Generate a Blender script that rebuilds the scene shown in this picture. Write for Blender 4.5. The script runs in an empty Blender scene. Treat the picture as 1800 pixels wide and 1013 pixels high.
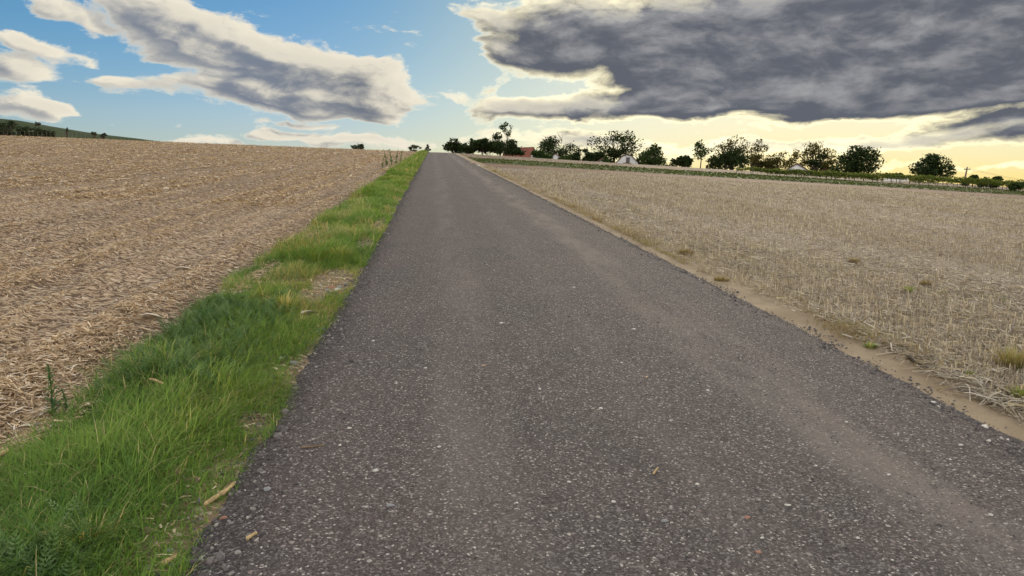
import bpy, math, random
import numpy as np
from mathutils import Vector, Matrix, noise as mnoise

rng = np.random.default_rng(7)
random.seed(7)
scene = bpy.context.scene
COL = scene.collection
rad = math.radians

# ------------------------------------------------------------------ camera
CAM_X, EYE = -1.077, 1.5
YAW, PITCH, FPX = rad(6.21), rad(7.81), 1250.0       # road runs along +Y; photo is 1800 px wide
cam_d = bpy.data.cameras.new('camera')
cam = bpy.data.objects.new('camera', cam_d)
COL.objects.link(cam)
cam_d.sensor_width = 36.0
cam_d.lens = 36.0 * FPX / 1800.0
cam_d.clip_start, cam_d.clip_end = 0.05, 9000
cam.location = (CAM_X, 0, EYE)
cam.rotation_euler = (math.pi / 2 - PITCH, 0, -YAW)
scene.camera = cam

def pix_dir(px, py):
    """direction in the world of a point of the photograph"""
    x, y = (px - 900) / FPX, (506.5 - py) / FPX
    f = math.cos(PITCH) + y * math.sin(PITCH)
    u = -math.sin(PITCH) + y * math.cos(PITCH)
    c, s = math.cos(YAW), math.sin(YAW)
    return Vector((x * c + f * s, -x * s + f * c, u)).normalized()

def azel(px, py):
    d = pix_dir(px, py)
    return math.atan2(d.x, d.y), math.asin(d.z)

# ------------------------------------------------------------------ node helpers
class NT:
    def __init__(s, tree): s.t = tree; s.n = tree.nodes; s.l = tree.links
    def put(s, sock, v):
        if v is None: return
        if hasattr(v, 'is_output'): s.l.new(v, sock)
        else: sock.default_value = v
    def math(s, op, a, b=None, c=None, clamp=False):
        n = s.n.new('ShaderNodeMath'); n.operation = op; n.use_clamp = clamp
        for i, v in enumerate((a, b, c)):
            if v is not None: s.put(n.inputs[i], v)
        return n.outputs[0]
    def vm(s, op, a, b=None, scale=None):
        n = s.n.new('ShaderNodeVectorMath'); n.operation = op
        s.put(n.inputs[0], a)
        if b is not None: s.put(n.inputs[1], b)
        if scale is not None: s.put(n.inputs['Scale'], scale)
        return n.outputs['Value'] if op in ('DOT_PRODUCT', 'LENGTH', 'DISTANCE') else n.outputs[0]
    def mix(s, f, a, b, kind='RGBA', blend='MIX'):
        n = s.n.new('ShaderNodeMix'); n.data_type = kind
        if kind == 'RGBA':
            n.blend_type = blend; i = (0, 6, 7); o = 2
        else:
            i = (0, 2, 3); o = 0
        s.put(n.inputs[i[0]], f)
        for k, v in ((i[1], a), (i[2], b)):
            if isinstance(v, (tuple, list)) and len(v) == 3: v = (*v, 1)
            s.put(n.inputs[k], v)
        return n.outputs[o]
    def noise(s, vec, scale, detail=4, rough=.5, dist=0., out=0):
        n = s.n.new('ShaderNodeTexNoise')
        if vec is not None: s.put(n.inputs['Vector'], vec)
        n.inputs['Scale'].default_value = scale; n.inputs['Detail'].default_value = detail
        n.inputs['Roughness'].default_value = rough; n.inputs['Distortion'].default_value = dist
        return n.outputs[out]
    def voro(s, vec, scale, feature='F1', rand=1.):
        n = s.n.new('ShaderNodeTexVoronoi'); n.feature = feature
        s.put(n.inputs['Vector'], vec); n.inputs['Scale'].default_value = scale
        n.inputs['Randomness'].default_value = rand
        return n.outputs
    def step(s, v, a, b, lo=0., hi=1.):
        n = s.n.new('ShaderNodeMapRange'); n.interpolation_type = 'SMOOTHSTEP'
        s.put(n.inputs[0], v)
        for i, k in enumerate((a, b, lo, hi)): s.put(n.inputs[i + 1], k)
        return n.outputs[0]
    def ramp(s, f, stops):
        n = s.n.new('ShaderNodeValToRGB'); e = n.color_ramp.elements
        while len(e) < len(stops): e.new(.5)
        for el, (p, c) in zip(e, stops): el.position = p; el.color = (*c, 1)
        s.put(n.inputs[0], f)
        return n.outputs[0]
    def mapping(s, vec, loc=(0, 0, 0), rot=(0, 0, 0), scl=(1, 1, 1), kind='POINT'):
        n = s.n.new('ShaderNodeMapping'); n.vector_type = kind
        s.put(n.inputs[0], vec); n.inputs[1].default_value = loc
        n.inputs[2].default_value = rot; n.inputs[3].default_value = scl
        return n.outputs[0]
    def xyz(s, vec):
        n = s.n.new('ShaderNodeSeparateXYZ'); s.put(n.inputs[0], vec); return n.outputs
    def comb(s, x, y, z=0.):
        n = s.n.new('ShaderNodeCombineXYZ')
        for i, v in enumerate((x, y, z)): s.put(n.inputs[i], v)
        return n.outputs[0]

# ------------------------------------------------------------------ sky, sun, exposure
SUN_AZ, SUN_EL = azel(1415, 95)
world = bpy.data.worlds.new('World'); scene.world = world
world.use_nodes = True
wt = NT(world.node_tree); wt.n.clear()

# clouds of the sky: centre, half sizes (px), tilt in degrees (clockwise), weight
CLOUDS = [
    (330, 62, 190, 62, 16, .46), (470, 108, 300, 70, 14, .56), (650, 140, 170, 54, 13, .44), (380, 164, 330, 30, 4, .46), (560, 180, 230, 28, 6, .36),
    (70, 76, 150, 15, 13, .42), (30, 112, 75, 46, 5, .50), (40, 187, 85, 24, 3, .46), (78, 12, 44, 22, 20, .40), (140, 42, 60, 22, 25, .34), (205, 140, 40, 12, 0, .30), (500, 236, 150, 10, 1, .30), (690, 212, 110, 10, 4, .28), (560, 214, 60, 8, 0, .26), (130, 190, 60, 9, 3, .28),
    (1480, 55, 640, 125, 3, .70), (1260, 110, 440, 90, 5, .50), (1100, 188, 380, 34, 2, .56), (960, 50, 170, 62, 8, .40), (890, 112, 130, 42, 10, .42), (900, 198, 170, 26, 4, .36),
    (1720, 30, 620, 170, 0, .45), (1560, 140, 460, 50, 0, .55), (2100, 70, 560, 140, 2, .7),
    (640, 246, 190, 18, 2, .40), (320, 242, 130, 13, 2, .34), (1000, 246, 280, 20, 2, .40), (830, 20, 80, 30, 20, .38), (788, 168, 48, 13, 8, .34), (785, 122, 50, 15, -5, .34),
    (1690, 240, 260, 34, -4, .30), (1470, 262, 360, 20, -2, .30), (1760, 292, 260, 20, -2, .30), (720, 60, 110, 12, 2, .24), (795, 120, 75, 130, 12, -.45), (760, 215, 90, 30, 0, -.3), (1230, 258, 210, 16, 0, .30), (1400, 212, 170, 20, -6, .28),
]
def cloud_group(detail):
    g = bpy.data.node_groups.new('cloud_density', 'ShaderNodeTree')
    g.interface.new_socket('AzEl', in_out='INPUT', socket_type='NodeSocketVector')
    g.interface.new_socket('Density', in_out='OUTPUT', socket_type='NodeSocketFloat')
    t = NT(g)
    gi = t.n.new('NodeGroupInput'); go = t.n.new('NodeGroupOutput')
    ae = gi.outputs[0]
    c = t.xyz(ae)
    # clouds lie in a layer: they shrink and flatten towards the horizon
    inv = t.math('DIVIDE', 1., t.math('ADD', t.math('MAXIMUM', c[1], -.02), .13))
    lay = t.comb(t.math('MULTIPLY', c[0], t.math('MULTIPLY', inv, 1.0)), t.math('MULTIPLY', inv, 1.1), 3.7)
    big = t.noise(lay, 1.15, 3, .55)
    wv = t.n.new('ShaderNodeTexNoise'); wv.inputs['Scale'].default_value = 1.; wv.inputs['Detail'].default_value = 3
    t.put(wv.inputs['Vector'], t.mapping(ae, (4, 1, 9), (0, 0, 0), (9, 17, 1)))
    off = t.vm('MULTIPLY', t.vm('SUBTRACT', wv.outputs[1], (.5, .5, .5)), (.08, .035, 0))
    w = t.vm('ADD', ae, off)
    tot = None; CW = 2.3
    for px, py, rx, ry, tilt, wt_ in CLOUDS:
        a, e = azel(px, py)
        m = t.mapping(w, (a, e, 0), (0, 0, -rad(tilt)), (rx / FPX, ry / FPX, 1), 'TEXTURE')
        gr = t.n.new('ShaderNodeTexGradient'); gr.gradient_type = 'SPHERICAL'
        t.put(gr.inputs[0], m)
        s = gr.outputs[1]
        tot = t.math('MULTIPLY', s, wt_ * CW) if tot is None else t.math('MULTIPLY_ADD', s, wt_ * CW, tot)
    tot = t.math('MINIMUM', tot, 1.35)
    fine = t.noise(t.mapping(w, (0, 0, 2.2), (0, 0, .1), (19, 44, 1)), 1.0, detail, .66)
    amp = t.step(tot, .30, 1.0, 2.4, .95)                     # ragged at the rim, smooth inside
    d = t.math('MULTIPLY_ADD', t.math('SUBTRACT', fine, .5), amp, tot)
    d = t.math('MULTIPLY_ADD', t.math('SUBTRACT', big, .5), .6, d)
    d = t.math('MULTIPLY_ADD', t.math('SUBTRACT', t.xyz(wv.outputs[1])[2], .5), 1.3, d)
    d = t.math('SUBTRACT', d, .37)
    t.put(go.inputs[0], d)
    return g
CG, CG_SOFT = cloud_group(9), cloud_group(4)
def cloud_at(vec, g):
    n = wt.n.new('ShaderNodeGroup'); n.node_tree = g
    wt.put(n.inputs[0], vec); return n.outputs[0]

tc = wt.n.new('ShaderNodeTexCoord')
dirv = wt.vm('NORMALIZE', tc.outputs['Generated'])
dx = wt.xyz(dirv)
az = wt.math('ARCTAN2', dx[0], dx[1]); el = wt.math('ARCSINE', dx[2])
ae = wt.comb(az, el, 0.)
sky = wt.n.new('ShaderNodeTexSky'); sky.sky_type = 'NISHITA'; sky.sun_disc = False
sky.sun_elevation = SUN_EL; sky.sun_rotation = SUN_AZ
sky.altitude = 200; sky.air_density = 1.0; sky.dust_density = .5; sky.ozone_density = 2.5
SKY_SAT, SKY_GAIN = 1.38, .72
sdir = Vector((math.sin(SUN_AZ) * math.cos(SUN_EL), math.cos(SUN_AZ) * math.cos(SUN_EL), math.sin(SUN_EL)))
cosd = wt.vm('DOT_PRODUCT', dirv, tuple(sdir))
cover = wt.math('MULTIPLY', wt.step(cosd, .6, .1), .55)    # extra cloud added away from the sun, mostly unseen, to brighten the ground
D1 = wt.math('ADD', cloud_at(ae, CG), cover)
sunward = wt.vm('NORMALIZE', wt.vm('SUBTRACT', (SUN_AZ, SUN_EL + .25, 0), ae))
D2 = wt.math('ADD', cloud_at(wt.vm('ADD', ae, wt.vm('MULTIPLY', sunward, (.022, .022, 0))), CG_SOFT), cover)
alpha = wt.step(D1, -.07, .34)
thick = wt.math('SUBTRACT', 1., wt.math('EXPONENT', wt.math('MULTIPLY', wt.math('MAXIMUM', D1, 0.), -2.1)))   # light lost on its way through
relief = wt.math('SUBTRACT', D1, D2)                      # positive on the side turned to the sun
lit = wt.step(relief, -.26, .52)
near = wt.step(cosd, .86, 1.0)                            # scattering towards the sun
K = 10.0                                                  # cloud radiance in the units of the sky texture
edge = wt.mix(near, (.43 * K, .395 * K, .315 * K), (.92 * K, .82 * K, .50 * K))
core = wt.mix(wt.step(cosd, .74, .95), (.085 * K, .099 * K, .125 * K), (.050 * K, .055 * K, .067 * K))
front = wt.step(cosd, .58, .0)                          # clouds facing the sun, mostly unseen, made brighter to light the ground
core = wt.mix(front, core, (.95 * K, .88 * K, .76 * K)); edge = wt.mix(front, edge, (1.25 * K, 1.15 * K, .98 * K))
back = wt.step(cosd, .86, .965)
mid = wt.mix(back, (.32 * K, .298 * K, .25 * K), (.165 * K, .164 * K, .168 * K))
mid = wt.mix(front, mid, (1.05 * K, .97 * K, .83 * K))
inner = wt.mix(wt.math('MULTIPLY', lit, wt.mix(back, .85, .9, 'FLOAT')), core, mid)
ccol = wt.mix(wt.math('MULTIPLY', wt.math('MAXIMUM', thick, .10), wt.math('MULTIPLY_ADD', lit, -.35, wt.mix(back, 1.2, 1.42, 'FLOAT')), clamp=True), edge, inner)
hs = wt.n.new('ShaderNodeHueSaturation'); wt.put(hs.inputs['Saturation'], wt.step(cosd, .84, .98, SKY_SAT, 1.1))   # white haze round the sun
wt.put(hs.inputs['Color'], sky.outputs[0])
# soft shoulder: haze keeps the aureole round the hidden sun from running away
mx = wt.xyz(hs.outputs[0]); mx = wt.math('MAXIMUM', mx[0], wt.math('MAXIMUM', mx[1], mx[2]))
sq = wt.math('DIVIDE', mx, 13.)
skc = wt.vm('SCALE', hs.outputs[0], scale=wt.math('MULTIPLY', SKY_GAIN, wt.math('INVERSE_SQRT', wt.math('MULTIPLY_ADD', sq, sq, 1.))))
skc = wt.vm('DIVIDE', skc, wt.vm('ADD', wt.vm('SCALE', skc, scale=1 / 7.5), (1, 1, 1)))
skc = wt.vm('MULTIPLY', skc, wt.mix(wt.step(cosd, .78, .97), (1., 1.0, 1.15), (1.08, 1.09, .98)))   # blue air, golden towards the sun
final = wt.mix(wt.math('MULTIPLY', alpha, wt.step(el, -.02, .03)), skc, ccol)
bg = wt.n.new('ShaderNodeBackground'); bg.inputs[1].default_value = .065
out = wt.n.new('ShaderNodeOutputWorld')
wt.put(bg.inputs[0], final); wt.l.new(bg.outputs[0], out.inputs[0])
world.cycles.sampling_method = 'MANUAL'; world.cycles.sample_map_resolution = 256

sun_d = bpy.data.lights.new('sun', 'SUN'); sun = bpy.data.objects.new('sun', sun_d); COL.objects.link(sun)
sun_d.energy = 1.5; sun_d.angle = rad(28); sun_d.color = (1, .86, .66)
sun.rotation_euler = (-sdir).to_track_quat('-Z', 'Y').to_euler()
sun.location = (40, 60, 40)

vs = scene.view_settings
vs.view_transform = 'Standard'; vs.look = 'None'; vs.gamma = 1; vs.use_curve_mapping = False
vs.exposure = 1.86

# ------------------------------------------------------------------ terrain
_yt = np.arange(-200, 5000, 1.0)
_sl = np.interp(_yt, [-200, 105, 165, 300, 420, 5000], [.065, .065, 0, 0, -.006, 0])
_zt = np.cumsum(_sl); _zt -= np.interp(0, _yt, _zt)
def G(x, y):
    """the lie of the land: it climbs along the road and falls to the right"""
    x = np.asarray(x, float); y = np.asarray(y, float)
    xc = np.clip(x, -2.4, 2.4)
    xo = np.clip(x, -320, 150) - xc
    return np.interp(y, _yt, _zt) - .02 * xc - np.where(xo < 0, .033, .055) * xo
def g1(x, y): return float(G(x, y))

def _hash(i, j, s):
    n = (i * 374761393 + j * 668265263 + s * 974634777) & 0xFFFFFFFF
    n = ((n ^ (n >> 13)) * 1274126177) & 0xFFFFFFFF
    return ((n ^ (n >> 16)) & 0xFFFF) / 65535.0
def vnoise(x, y, s=0):
    x = np.asarray(x, float); y = np.asarray(y, float)
    i = np.floor(x).astype(np.int64); j = np.floor(y).astype(np.int64)
    u = x - i; v = y - j; u = u * u * (3 - 2 * u); v = v * v * (3 - 2 * v)
    a = _hash(i, j, s); b = _hash(i + 1, j, s); c = _hash(i, j + 1, s); d = _hash(i + 1, j + 1, s)
    return (a * (1 - u) + b * u) * (1 - v) + (c * (1 - u) + d * u) * v
def fbm(x, y, s=0, o=4):
    t = 0; a = .5
    for k in range(o): t = t + a * vnoise(np.asarray(x) * 2 ** k, np.asarray(y) * 2 ** k, s + k); a *= .5
    return t
def sstep(v, a, b):
    t = np.clip((v - a) / (b - a), 0, 1); return t * t * (3 - 2 * t)

def hit(px, py):
    """point of the ground seen at a pixel of the photograph"""
    d = pix_dir(px, py); o = Vector(cam.location); t = 1.0
    while t < 900:
        p = o + d * t
        if p.z < g1(p.x, p.y): break
        t += .01 * t
    return p.x, p.y
def at(px, dist):
    """ground point at a distance in the direction of a column of the photograph"""
    d = pix_dir(px, 335); h = Vector((d.x, d.y)).normalized()
    x, y = CAM_X + h.x * dist, h.y * dist
    return x, y
def zpix(px, py, dist):
    d = pix_dir(px, py)
    return EYE + d.z / math.hypot(d.x, d.y) * dist

# ------------------------------------------------------------------ mesh helpers
def raw_mesh(name, V, F, rnd=None):
    """V (n,3), F (m,k) arrays"""
    me = bpy.data.meshes.new(name)
    V = np.ascontiguousarray(V, np.float32); F = np.ascontiguousarray(F, np.int32)
    m, k = F.shape
    me.vertices.add(len(V)); me.vertices.foreach_set('co', V.ravel())
    me.loops.add(m * k); me.loops.foreach_set('vertex_index', F.ravel())
    me.polygons.add(m); me.polygons.foreach_set('loop_start', np.arange(0, m * k, k, dtype=np.int32))
    if rnd is not None:
        a = me.attributes.new('rnd', 'FLOAT', 'POINT'); a.data.foreach_set('value', np.ascontiguousarray(rnd, np.float32))
    me.update(calc_edges=True)
    return me
def link(name, me, mat=None, parent=None, smooth=False):
    o = bpy.data.objects.new(name, me); COL.objects.link(o)
    if mat is not None and me is not None and len(me.materials) == 0: me.materials.append(mat)
    if parent is not None: o.parent = parent
    if smooth: me.polygons.foreach_set('use_smooth', np.ones(len(me.polygons), bool))
    return o
def tag(o, label=None, cat=None, group=None, kind=None):
    for k, v in (('label', label), ('category', cat), ('group', group), ('kind', kind)):
        if v: o[k] = v
    return o
def empty(name, loc, label, cat, group=None):
    o = bpy.data.objects.new(name, None); COL.objects.link(o); o.location = loc
    o.empty_display_size = .2
    return tag(o, label, cat, group)
class MB:
    """collects polygons of one mesh"""
    def __init__(s): s.v = []; s.f = []
    def add(s, vs, fs):
        b = len(s.v); s.v += [tuple(v) for v in vs]; s.f += [tuple(i + b for i in f) for f in fs]
    def box(s, a, b):
        x0, y0, z0 = a; x1, y1, z1 = b
        s.add([(x0, y0, z0), (x1, y0, z0), (x1, y1, z0), (x0, y1, z0), (x0, y0, z1), (x1, y0, z1), (x1, y1, z1), (x0, y1, z1)],
              [(0, 3, 2, 1), (4, 5, 6, 7), (0, 1, 5, 4), (1, 2, 6, 5), (2, 3, 7, 6), (3, 0, 4, 7)])
    def prism(s, prof, y0, y1):
        """profile of (x, z) pushed along y"""
        n = len(prof)
        s.add([(x, y0, z) for x, z in prof] + [(x, y1, z) for x, z in prof],
              [tuple(range(n)), tuple(range(2 * n - 1, n - 1, -1))] + [(i, i + n, (i + 1) % n + n, (i + 1) % n) for i in range(n)])
    def tube(s, pts, rs, n=6, cap=True):
        pts = [Vector(p) for p in pts]; rings = []
        for i, p in enumerate(pts):
            t = (pts[min(i + 1, len(pts) - 1)] - pts[max(i - 1, 0)]).normalized()
            a = t.orthogonal().normalized() if i == 0 else (a - t * a.dot(t)).normalized()
            b = t.cross(a)
            rings.append([p + (a * math.cos(2 * math.pi * k / n) + b * math.sin(2 * math.pi * k / n)) * rs[i] for k in range(n)])
        vs = [v for r in rings for v in r]
        fs = [(i * n + k, i * n + (k + 1) % n, (i + 1) * n + (k + 1) % n, (i + 1) * n + k) for i in range(len(pts) - 1) for k in range(n)]
        if cap: fs += [tuple(range(n - 1, -1, -1)), tuple(range((len(pts) - 1) * n, len(pts) * n))]
        s.add(vs, fs)
    def mesh(s, name):
        me = bpy.data.meshes.new(name); me.from_pydata(s.v, [], s.f); me.update(); return me
    def build(s, name, mat, parent=None, smooth=False):
        return link(name, s.mesh(name), mat, parent, smooth)

def rot_z(a):
    c, s, z, o = np.cos(a), np.sin(a), np.zeros_like(a), np.ones_like(a)
    return np.stack([np.stack([c, -s, z], -1), np.stack([s, c, z], -1), np.stack([z, z, o], -1)], -2)
def rot_x(a):
    c, s, z, o = np.cos(a), np.sin(a), np.zeros_like(a), np.ones_like(a)
    return np.stack([np.stack([o, z, z], -1), np.stack([z, c, -s], -1), np.stack([z, s, c], -1)], -2)
def rot_any(n):
    q = rng.normal(size=(n, 4)); q /= np.linalg.norm(q, axis=1)[:, None]
    w, x, y, z = q.T
    return np.stack([np.stack([1 - 2 * (y * y + z * z), 2 * (x * y - z * w), 2 * (x * z + y * w)], -1),
                     np.stack([2 * (x * y + z * w), 1 - 2 * (x * x + z * z), 2 * (y * z - x * w)], -1),
                     np.stack([2 * (x * z - y * w), 2 * (y * z + x * w), 1 - 2 * (x * x + y * y)], -1)], -2)
def scatter(name, T, F, P, R, S, rnd):
    """many small pieces as one mesh: template T/F at positions P, rotations R, scales S"""
    T = np.asarray(T, float); F = np.asarray(F); n, k = len(P), len(T)
    V = np.einsum('nij,nkj->nki', R, T[None] * S[:, None, :]) + P[:, None, :]
    FF = (F[None] + (np.arange(n) * k)[:, None, None]).reshape(-1, F.shape[1])
    return raw_mesh(name, V.reshape(-1, 3), FF, np.repeat(rnd, k))

# ------------------------------------------------------------------ materials
MATS = {}
def new_mat(name):
    m = bpy.data.materials.new(name); m.use_nodes = True
    t = NT(m.node_tree); b = t.n['Principled BSDF']
    b.inputs['Roughness'].default_value = .9; b.inputs['Specular IOR Level'].default_value = .06
    MATS[name] = m
    return m, t, b
def obj_pos(t):
    n = t.n.new('ShaderNodeNewGeometry'); return n.outputs['Position']
def bump(t, b, h, strength, dist):
    n = t.n.new('ShaderNodeBump'); n.inputs['Strength'].default_value = strength; n.inputs['Distance'].default_value = dist
    t.put(n.inputs['Height'], h); t.l.new(n.outputs[0], b.inputs['Normal'])
def plain(name, col, col2=None, scale=8., rough=.85, bmp=0.):
    m, t, b = new_mat(name)
    tcn = t.n.new('ShaderNodeTexCoord').outputs['Object']
    n = t.noise(tcn, scale, 6, .6)
    c2 = col2 or tuple(c * .65 for c in col)
    t.put(b.inputs['Base Color'], t.mix(t.step(n, .3, .7), col, c2)); b.inputs['Roughness'].default_value = rough
    if bmp: bump(t, b, n, .5, bmp)
    return m
def ramped(name, stops, rough=.8, trans=0., detail=0.):
    """colour of each piece from its own random value"""
    m, t, b = new_mat(name)
    a = t.n.new('ShaderNodeAttribute'); a.attribute_name = 'rnd'
    c = t.ramp(a.outputs['Fac'], stops)
    if detail:
        n = t.noise(obj_pos(t), detail, 4, .6)
        c = t.mix(t.step(n, .3, .75), c, t.mix(1., c, (.55, .52, .5), blend='MULTIPLY'))
    t.put(b.inputs['Base Color'], c); b.inputs['Roughness'].default_value = rough
    if trans:
        tr = t.n.new('ShaderNodeBsdfTranslucent'); t.put(tr.inputs[0], t.mix(1., c, (1.5, 1.3, .5), blend='MULTIPLY'))
        ms = t.n.new('ShaderNodeMixShader'); ms.inputs[0].default_value = trans
        t.l.new(b.outputs[0], ms.inputs[1]); t.l.new(tr.outputs[0], ms.inputs[2])
        t.l.new(ms.outputs[0], t.n['Material Output'].inputs[0])
    return m

def field_mat(name, soil, straw, cover, sx, sy, rowlen):
    m, t, b = new_mat(name)
    p = obj_pos(t); c = t.xyz(p)
    q = t.comb(c[0], c[1], 0.)
    warp = t.vm('ADD', q, t.vm('SCALE', t.noise(q, 3., 3, .5, out=1), scale=.3))
    v1 = t.voro(t.mapping(warp, scl=(sx, sy, 1)), 1.)
    v2 = t.voro(t.mapping(warp, rot=(0, 0, .8), scl=(sx * .5, sy * 1.3, 1)), 1.)
    r1 = t.xyz(v1['Color']); r2 = t.xyz(v2['Color'])
    patch = t.noise(q, .22, 4, .6)
    row = t.noise(t.mapping(q, scl=(1.3 / rowlen, .02, 1)), 1., 3, .7)
    cov = t.math('ADD', cover - .70, t.math('ADD', t.math('MULTIPLY', patch, .45), t.math('MULTIPLY', row, .95)))
    isS = t.math('LESS_THAN', r1[0], cov)
    stc = t.mix(r2[0], straw, tuple(a * b2 for a, b2 in zip(straw, (.55, .5, .45))))
    stc = t.mix(t.math('MULTIPLY', t.math('GREATER_THAN', r2[1], .8), .6), stc, (.62, .55, .43))
    sc = t.mix(t.noise(q, 14., 5, .6), soil, tuple(a * .45 for a in soil))
    t.put(b.inputs['Base Color'], t.mix(isS, sc, stc))
    h = t.math('ADD', t.math('MULTIPLY', isS, t.math('MULTIPLY_ADD', r2[2], .6, .4)), t.noise(q, 22., 5, .65))
    bump(t, b, h, .7, .03)
    return m

field_mat('maize_ground', (.175, .12, .082), (.50, .385, .27), .50, 30, 60, .75)
field_mat('stubble_ground', (.18, .14, .105), (.33, .28, .22), .62, 60, 30, .5)
field_mat('tan_ground', (.13, .09, .06), (.21, .155, .10), .6, 6, 4, 3.)

# verge soil: crumbly loam with bits of straw and small stones
m, t, b = new_mat('verge_soil')
p = obj_pos(t)
n1 = t.noise(p, 5., 6, .65); n2 = t.noise(p, 60., 5, .7)
cc = t.mix(t.step(n1, .35, .65), (.20, .145, .095), (.30, .235, .15))
cc = t.mix(t.step(n2, .45, .7), cc, (.11, .08, .055))
v = t.voro(p, 45.); vr = t.xyz(v['Color'])
cc = t.mix(t.math('GREATER_THAN', vr[0], .9), cc, (.42, .36, .27))
t.put(b.inputs['Base Color'], cc)
bump(t, b, t.math('ADD', n1, t.math('MULTIPLY', n2, .6)), .9, .03)

# sandy shoulder on the right
m, t, b = new_mat('shoulder_sand')
p = obj_pos(t)
n1 = t.noise(p, 2.5, 6, .6); n2 = t.noise(p, 70., 5, .7)
cc = t.mix(t.step(n1, .35, .65), (.31, .245, .165), (.235, .18, .12))
cc = t.mix(t.step(n2, .5, .75), cc, (.20, .15, .10))
t.put(b.inputs['Base Color'], cc)
bump(t, b, t.math('ADD', n1, t.math('MULTIPLY', n2, .5)), .8, .025)

# ploughed brown band and green strip beyond the stubble
m, t, b = new_mat('ploughed_ground')
p = obj_pos(t)
cc = t.mix(t.noise(p, 1.2, 6, .65), (.125, .08, .055), (.18, .12, .08))
t.put(b.inputs['Base Color'], cc); bump(t, b, t.noise(p, 6., 4, .6), .6, .06)
m, t, b = new_mat('strip_ground')
p = obj_pos(t); c = t.xyz(p)
n1 = t.noise(t.mapping(p, scl=(.05, .45, 1)), 1., 5, .65)
cc = t.mix(t.step(n1, .38, .62), (.052, .075, .022), (.095, .092, .038))
t.put(b.inputs['Base Color'], t.mix(t.noise(p, 6., 4, .6), cc, (.06, .085, .028)))

# chip-sealed road
m, t, b = new_mat('road_surface')
p = obj_pos(t); c = t.xyz(p); q = t.comb(c[0], c[1], 0.)
w = t.vm('ADD', q, t.vm('SCALE', t.noise(q, 90., 2, .5, out=1), scale=.006))
v1 = t.voro(w, 125.); r = t.xyz(v1['Color'])
v2 = t.voro(w, 38.); r2 = t.xyz(v2['Color'])
tint = t.noise(q, .9, 4, .6)
base = t.mix(t.step(tint, .35, .65), (.110, .099, .096), (.128, .106, .101))
cc = t.mix(r[1], base, t.mix(1., base, (.50, .50, .51), blend='MULTIPLY'))            # dark binder between the chips
cc = t.mix(t.math('MULTIPLY', t.math('GREATER_THAN', r[0], .80), .75), cc, (.215, .198, .190))
cc = t.mix(t.math('GREATER_THAN', r[0], .972), cc, (.40, .37, .34))
cc = t.mix(t.math('MULTIPLY', t.math('GREATER_THAN', r2[0], .972), t.step(v2['Distance'], .42, .30)), cc, t.mix(r2[1], (.34, .31, .29), (.20, .15, .14)))
# dust worn in by wheels: bands along the road, broken up
edgew = t.noise(t.mapping(q, scl=(1.6, .16, 1)), 1., 4, .6)
def band(x0, wdt):
    dxx = t.math('ABSOLUTE', t.math('SUBTRACT', t.math('ADD', c[0], t.math('MULTIPLY_ADD', edgew, .5, -.25)), x0))
    return t.step(dxx, wdt, wdt * .25)
br = t.noise(t.mapping(q, scl=(2.2, .5, 1)), 1., 5, .65)
dust = t.math('MULTIPLY', t.math('ADD', t.math('MULTIPLY', band(1.02, .42), 1.0), t.math('ADD', t.math('MULTIPLY', band(-.85, .34), .55), t.math('MULTIPLY', band(.1, .25), .25))), t.step(br, .34, .66))
cc = t.mix(t.math('MULTIPLY', dust, .60), cc, (.215, .185, .168))
# loose dark chippings at both edges
ed = t.step(t.math('ADD', t.math('ABSOLUTE', c[0]), t.math('MULTIPLY_ADD', edgew, .3, -.15)), 1.55, 1.95)
cc = t.mix(t.math('MULTIPLY', ed, .3), cc, t.mix(1., cc, (.42, .42, .45), blend='MULTIPLY'))
t.put(b.inputs['Base Color'], cc); b.inputs['Roughness'].default_value = .95; b.inputs['Specular IOR Level'].default_value = .05
hh = t.math('ADD', t.math('SUBTRACT', 1., v1['Distance']), t.math('MULTIPLY', r[1], .8))
bump(t, b, t.math('ADD', hh, t.math('MULTIPLY', t.math('SUBTRACT', 1., v2['Distance']), .8)), .7, .006)

ramped('gravel', [(0, (.06, .056, .058)), (.55, (.12, .108, .11)), (.80, (.19, .17, .165)), (.93, (.32, .30, .28)), (1, (.60, .57, .52))], .75)
ramped('chaff', [(0, (.20, .135, .09)), (.3, (.43, .315, .20)), (.7, (.62, .48, .325)), (.92, (.72, .60, .47)), (1, (.80, .75, .66))], .75, .12)
ramped('straw', [(0, (.165, .135, .105)), (.4, (.31, .265, .21)), (.8, (.43, .38, .31)), (1, (.60, .55, .47))], .7, .15)
ramped('grass', [(0, (.07, .145, .032)), (.5, (.145, .25, .05)), (.84, (.225, .31, .075)), (.9, (.34, .31, .13)), (1, (.50, .42, .24))], .55, .28)
ramped('strip_blade', [(0, (.045, .08, .02)), (.5, (.085, .105, .034)), (1, (.16, .13, .065))], .7, .15)
ramped('weed_leaf', [(0, (.06, .12, .045)), (1, (.13, .21, .09))], .6, .25)
ramped('dry_grass', [(0, (.20, .155, .08)), (.6, (.34, .27, .15)), (1, (.22, .24, .09))], .7, .2)
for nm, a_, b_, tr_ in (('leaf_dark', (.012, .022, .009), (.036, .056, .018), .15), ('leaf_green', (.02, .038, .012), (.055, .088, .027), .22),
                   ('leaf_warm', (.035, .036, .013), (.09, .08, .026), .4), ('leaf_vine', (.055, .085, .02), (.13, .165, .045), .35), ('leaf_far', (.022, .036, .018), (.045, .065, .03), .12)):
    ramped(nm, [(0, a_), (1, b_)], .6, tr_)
plain('bark', (.085, .068, .05), (.04, .033, .026), 6.)
plain('grey_wood', (.22, .19, .16), (.12, .10, .085), 12.)
plain('white_plaster', (.74, .74, .75), (.60, .60, .62), .9)
plain('dark_recess', (.03, .03, .035), None, 3.)
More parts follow.
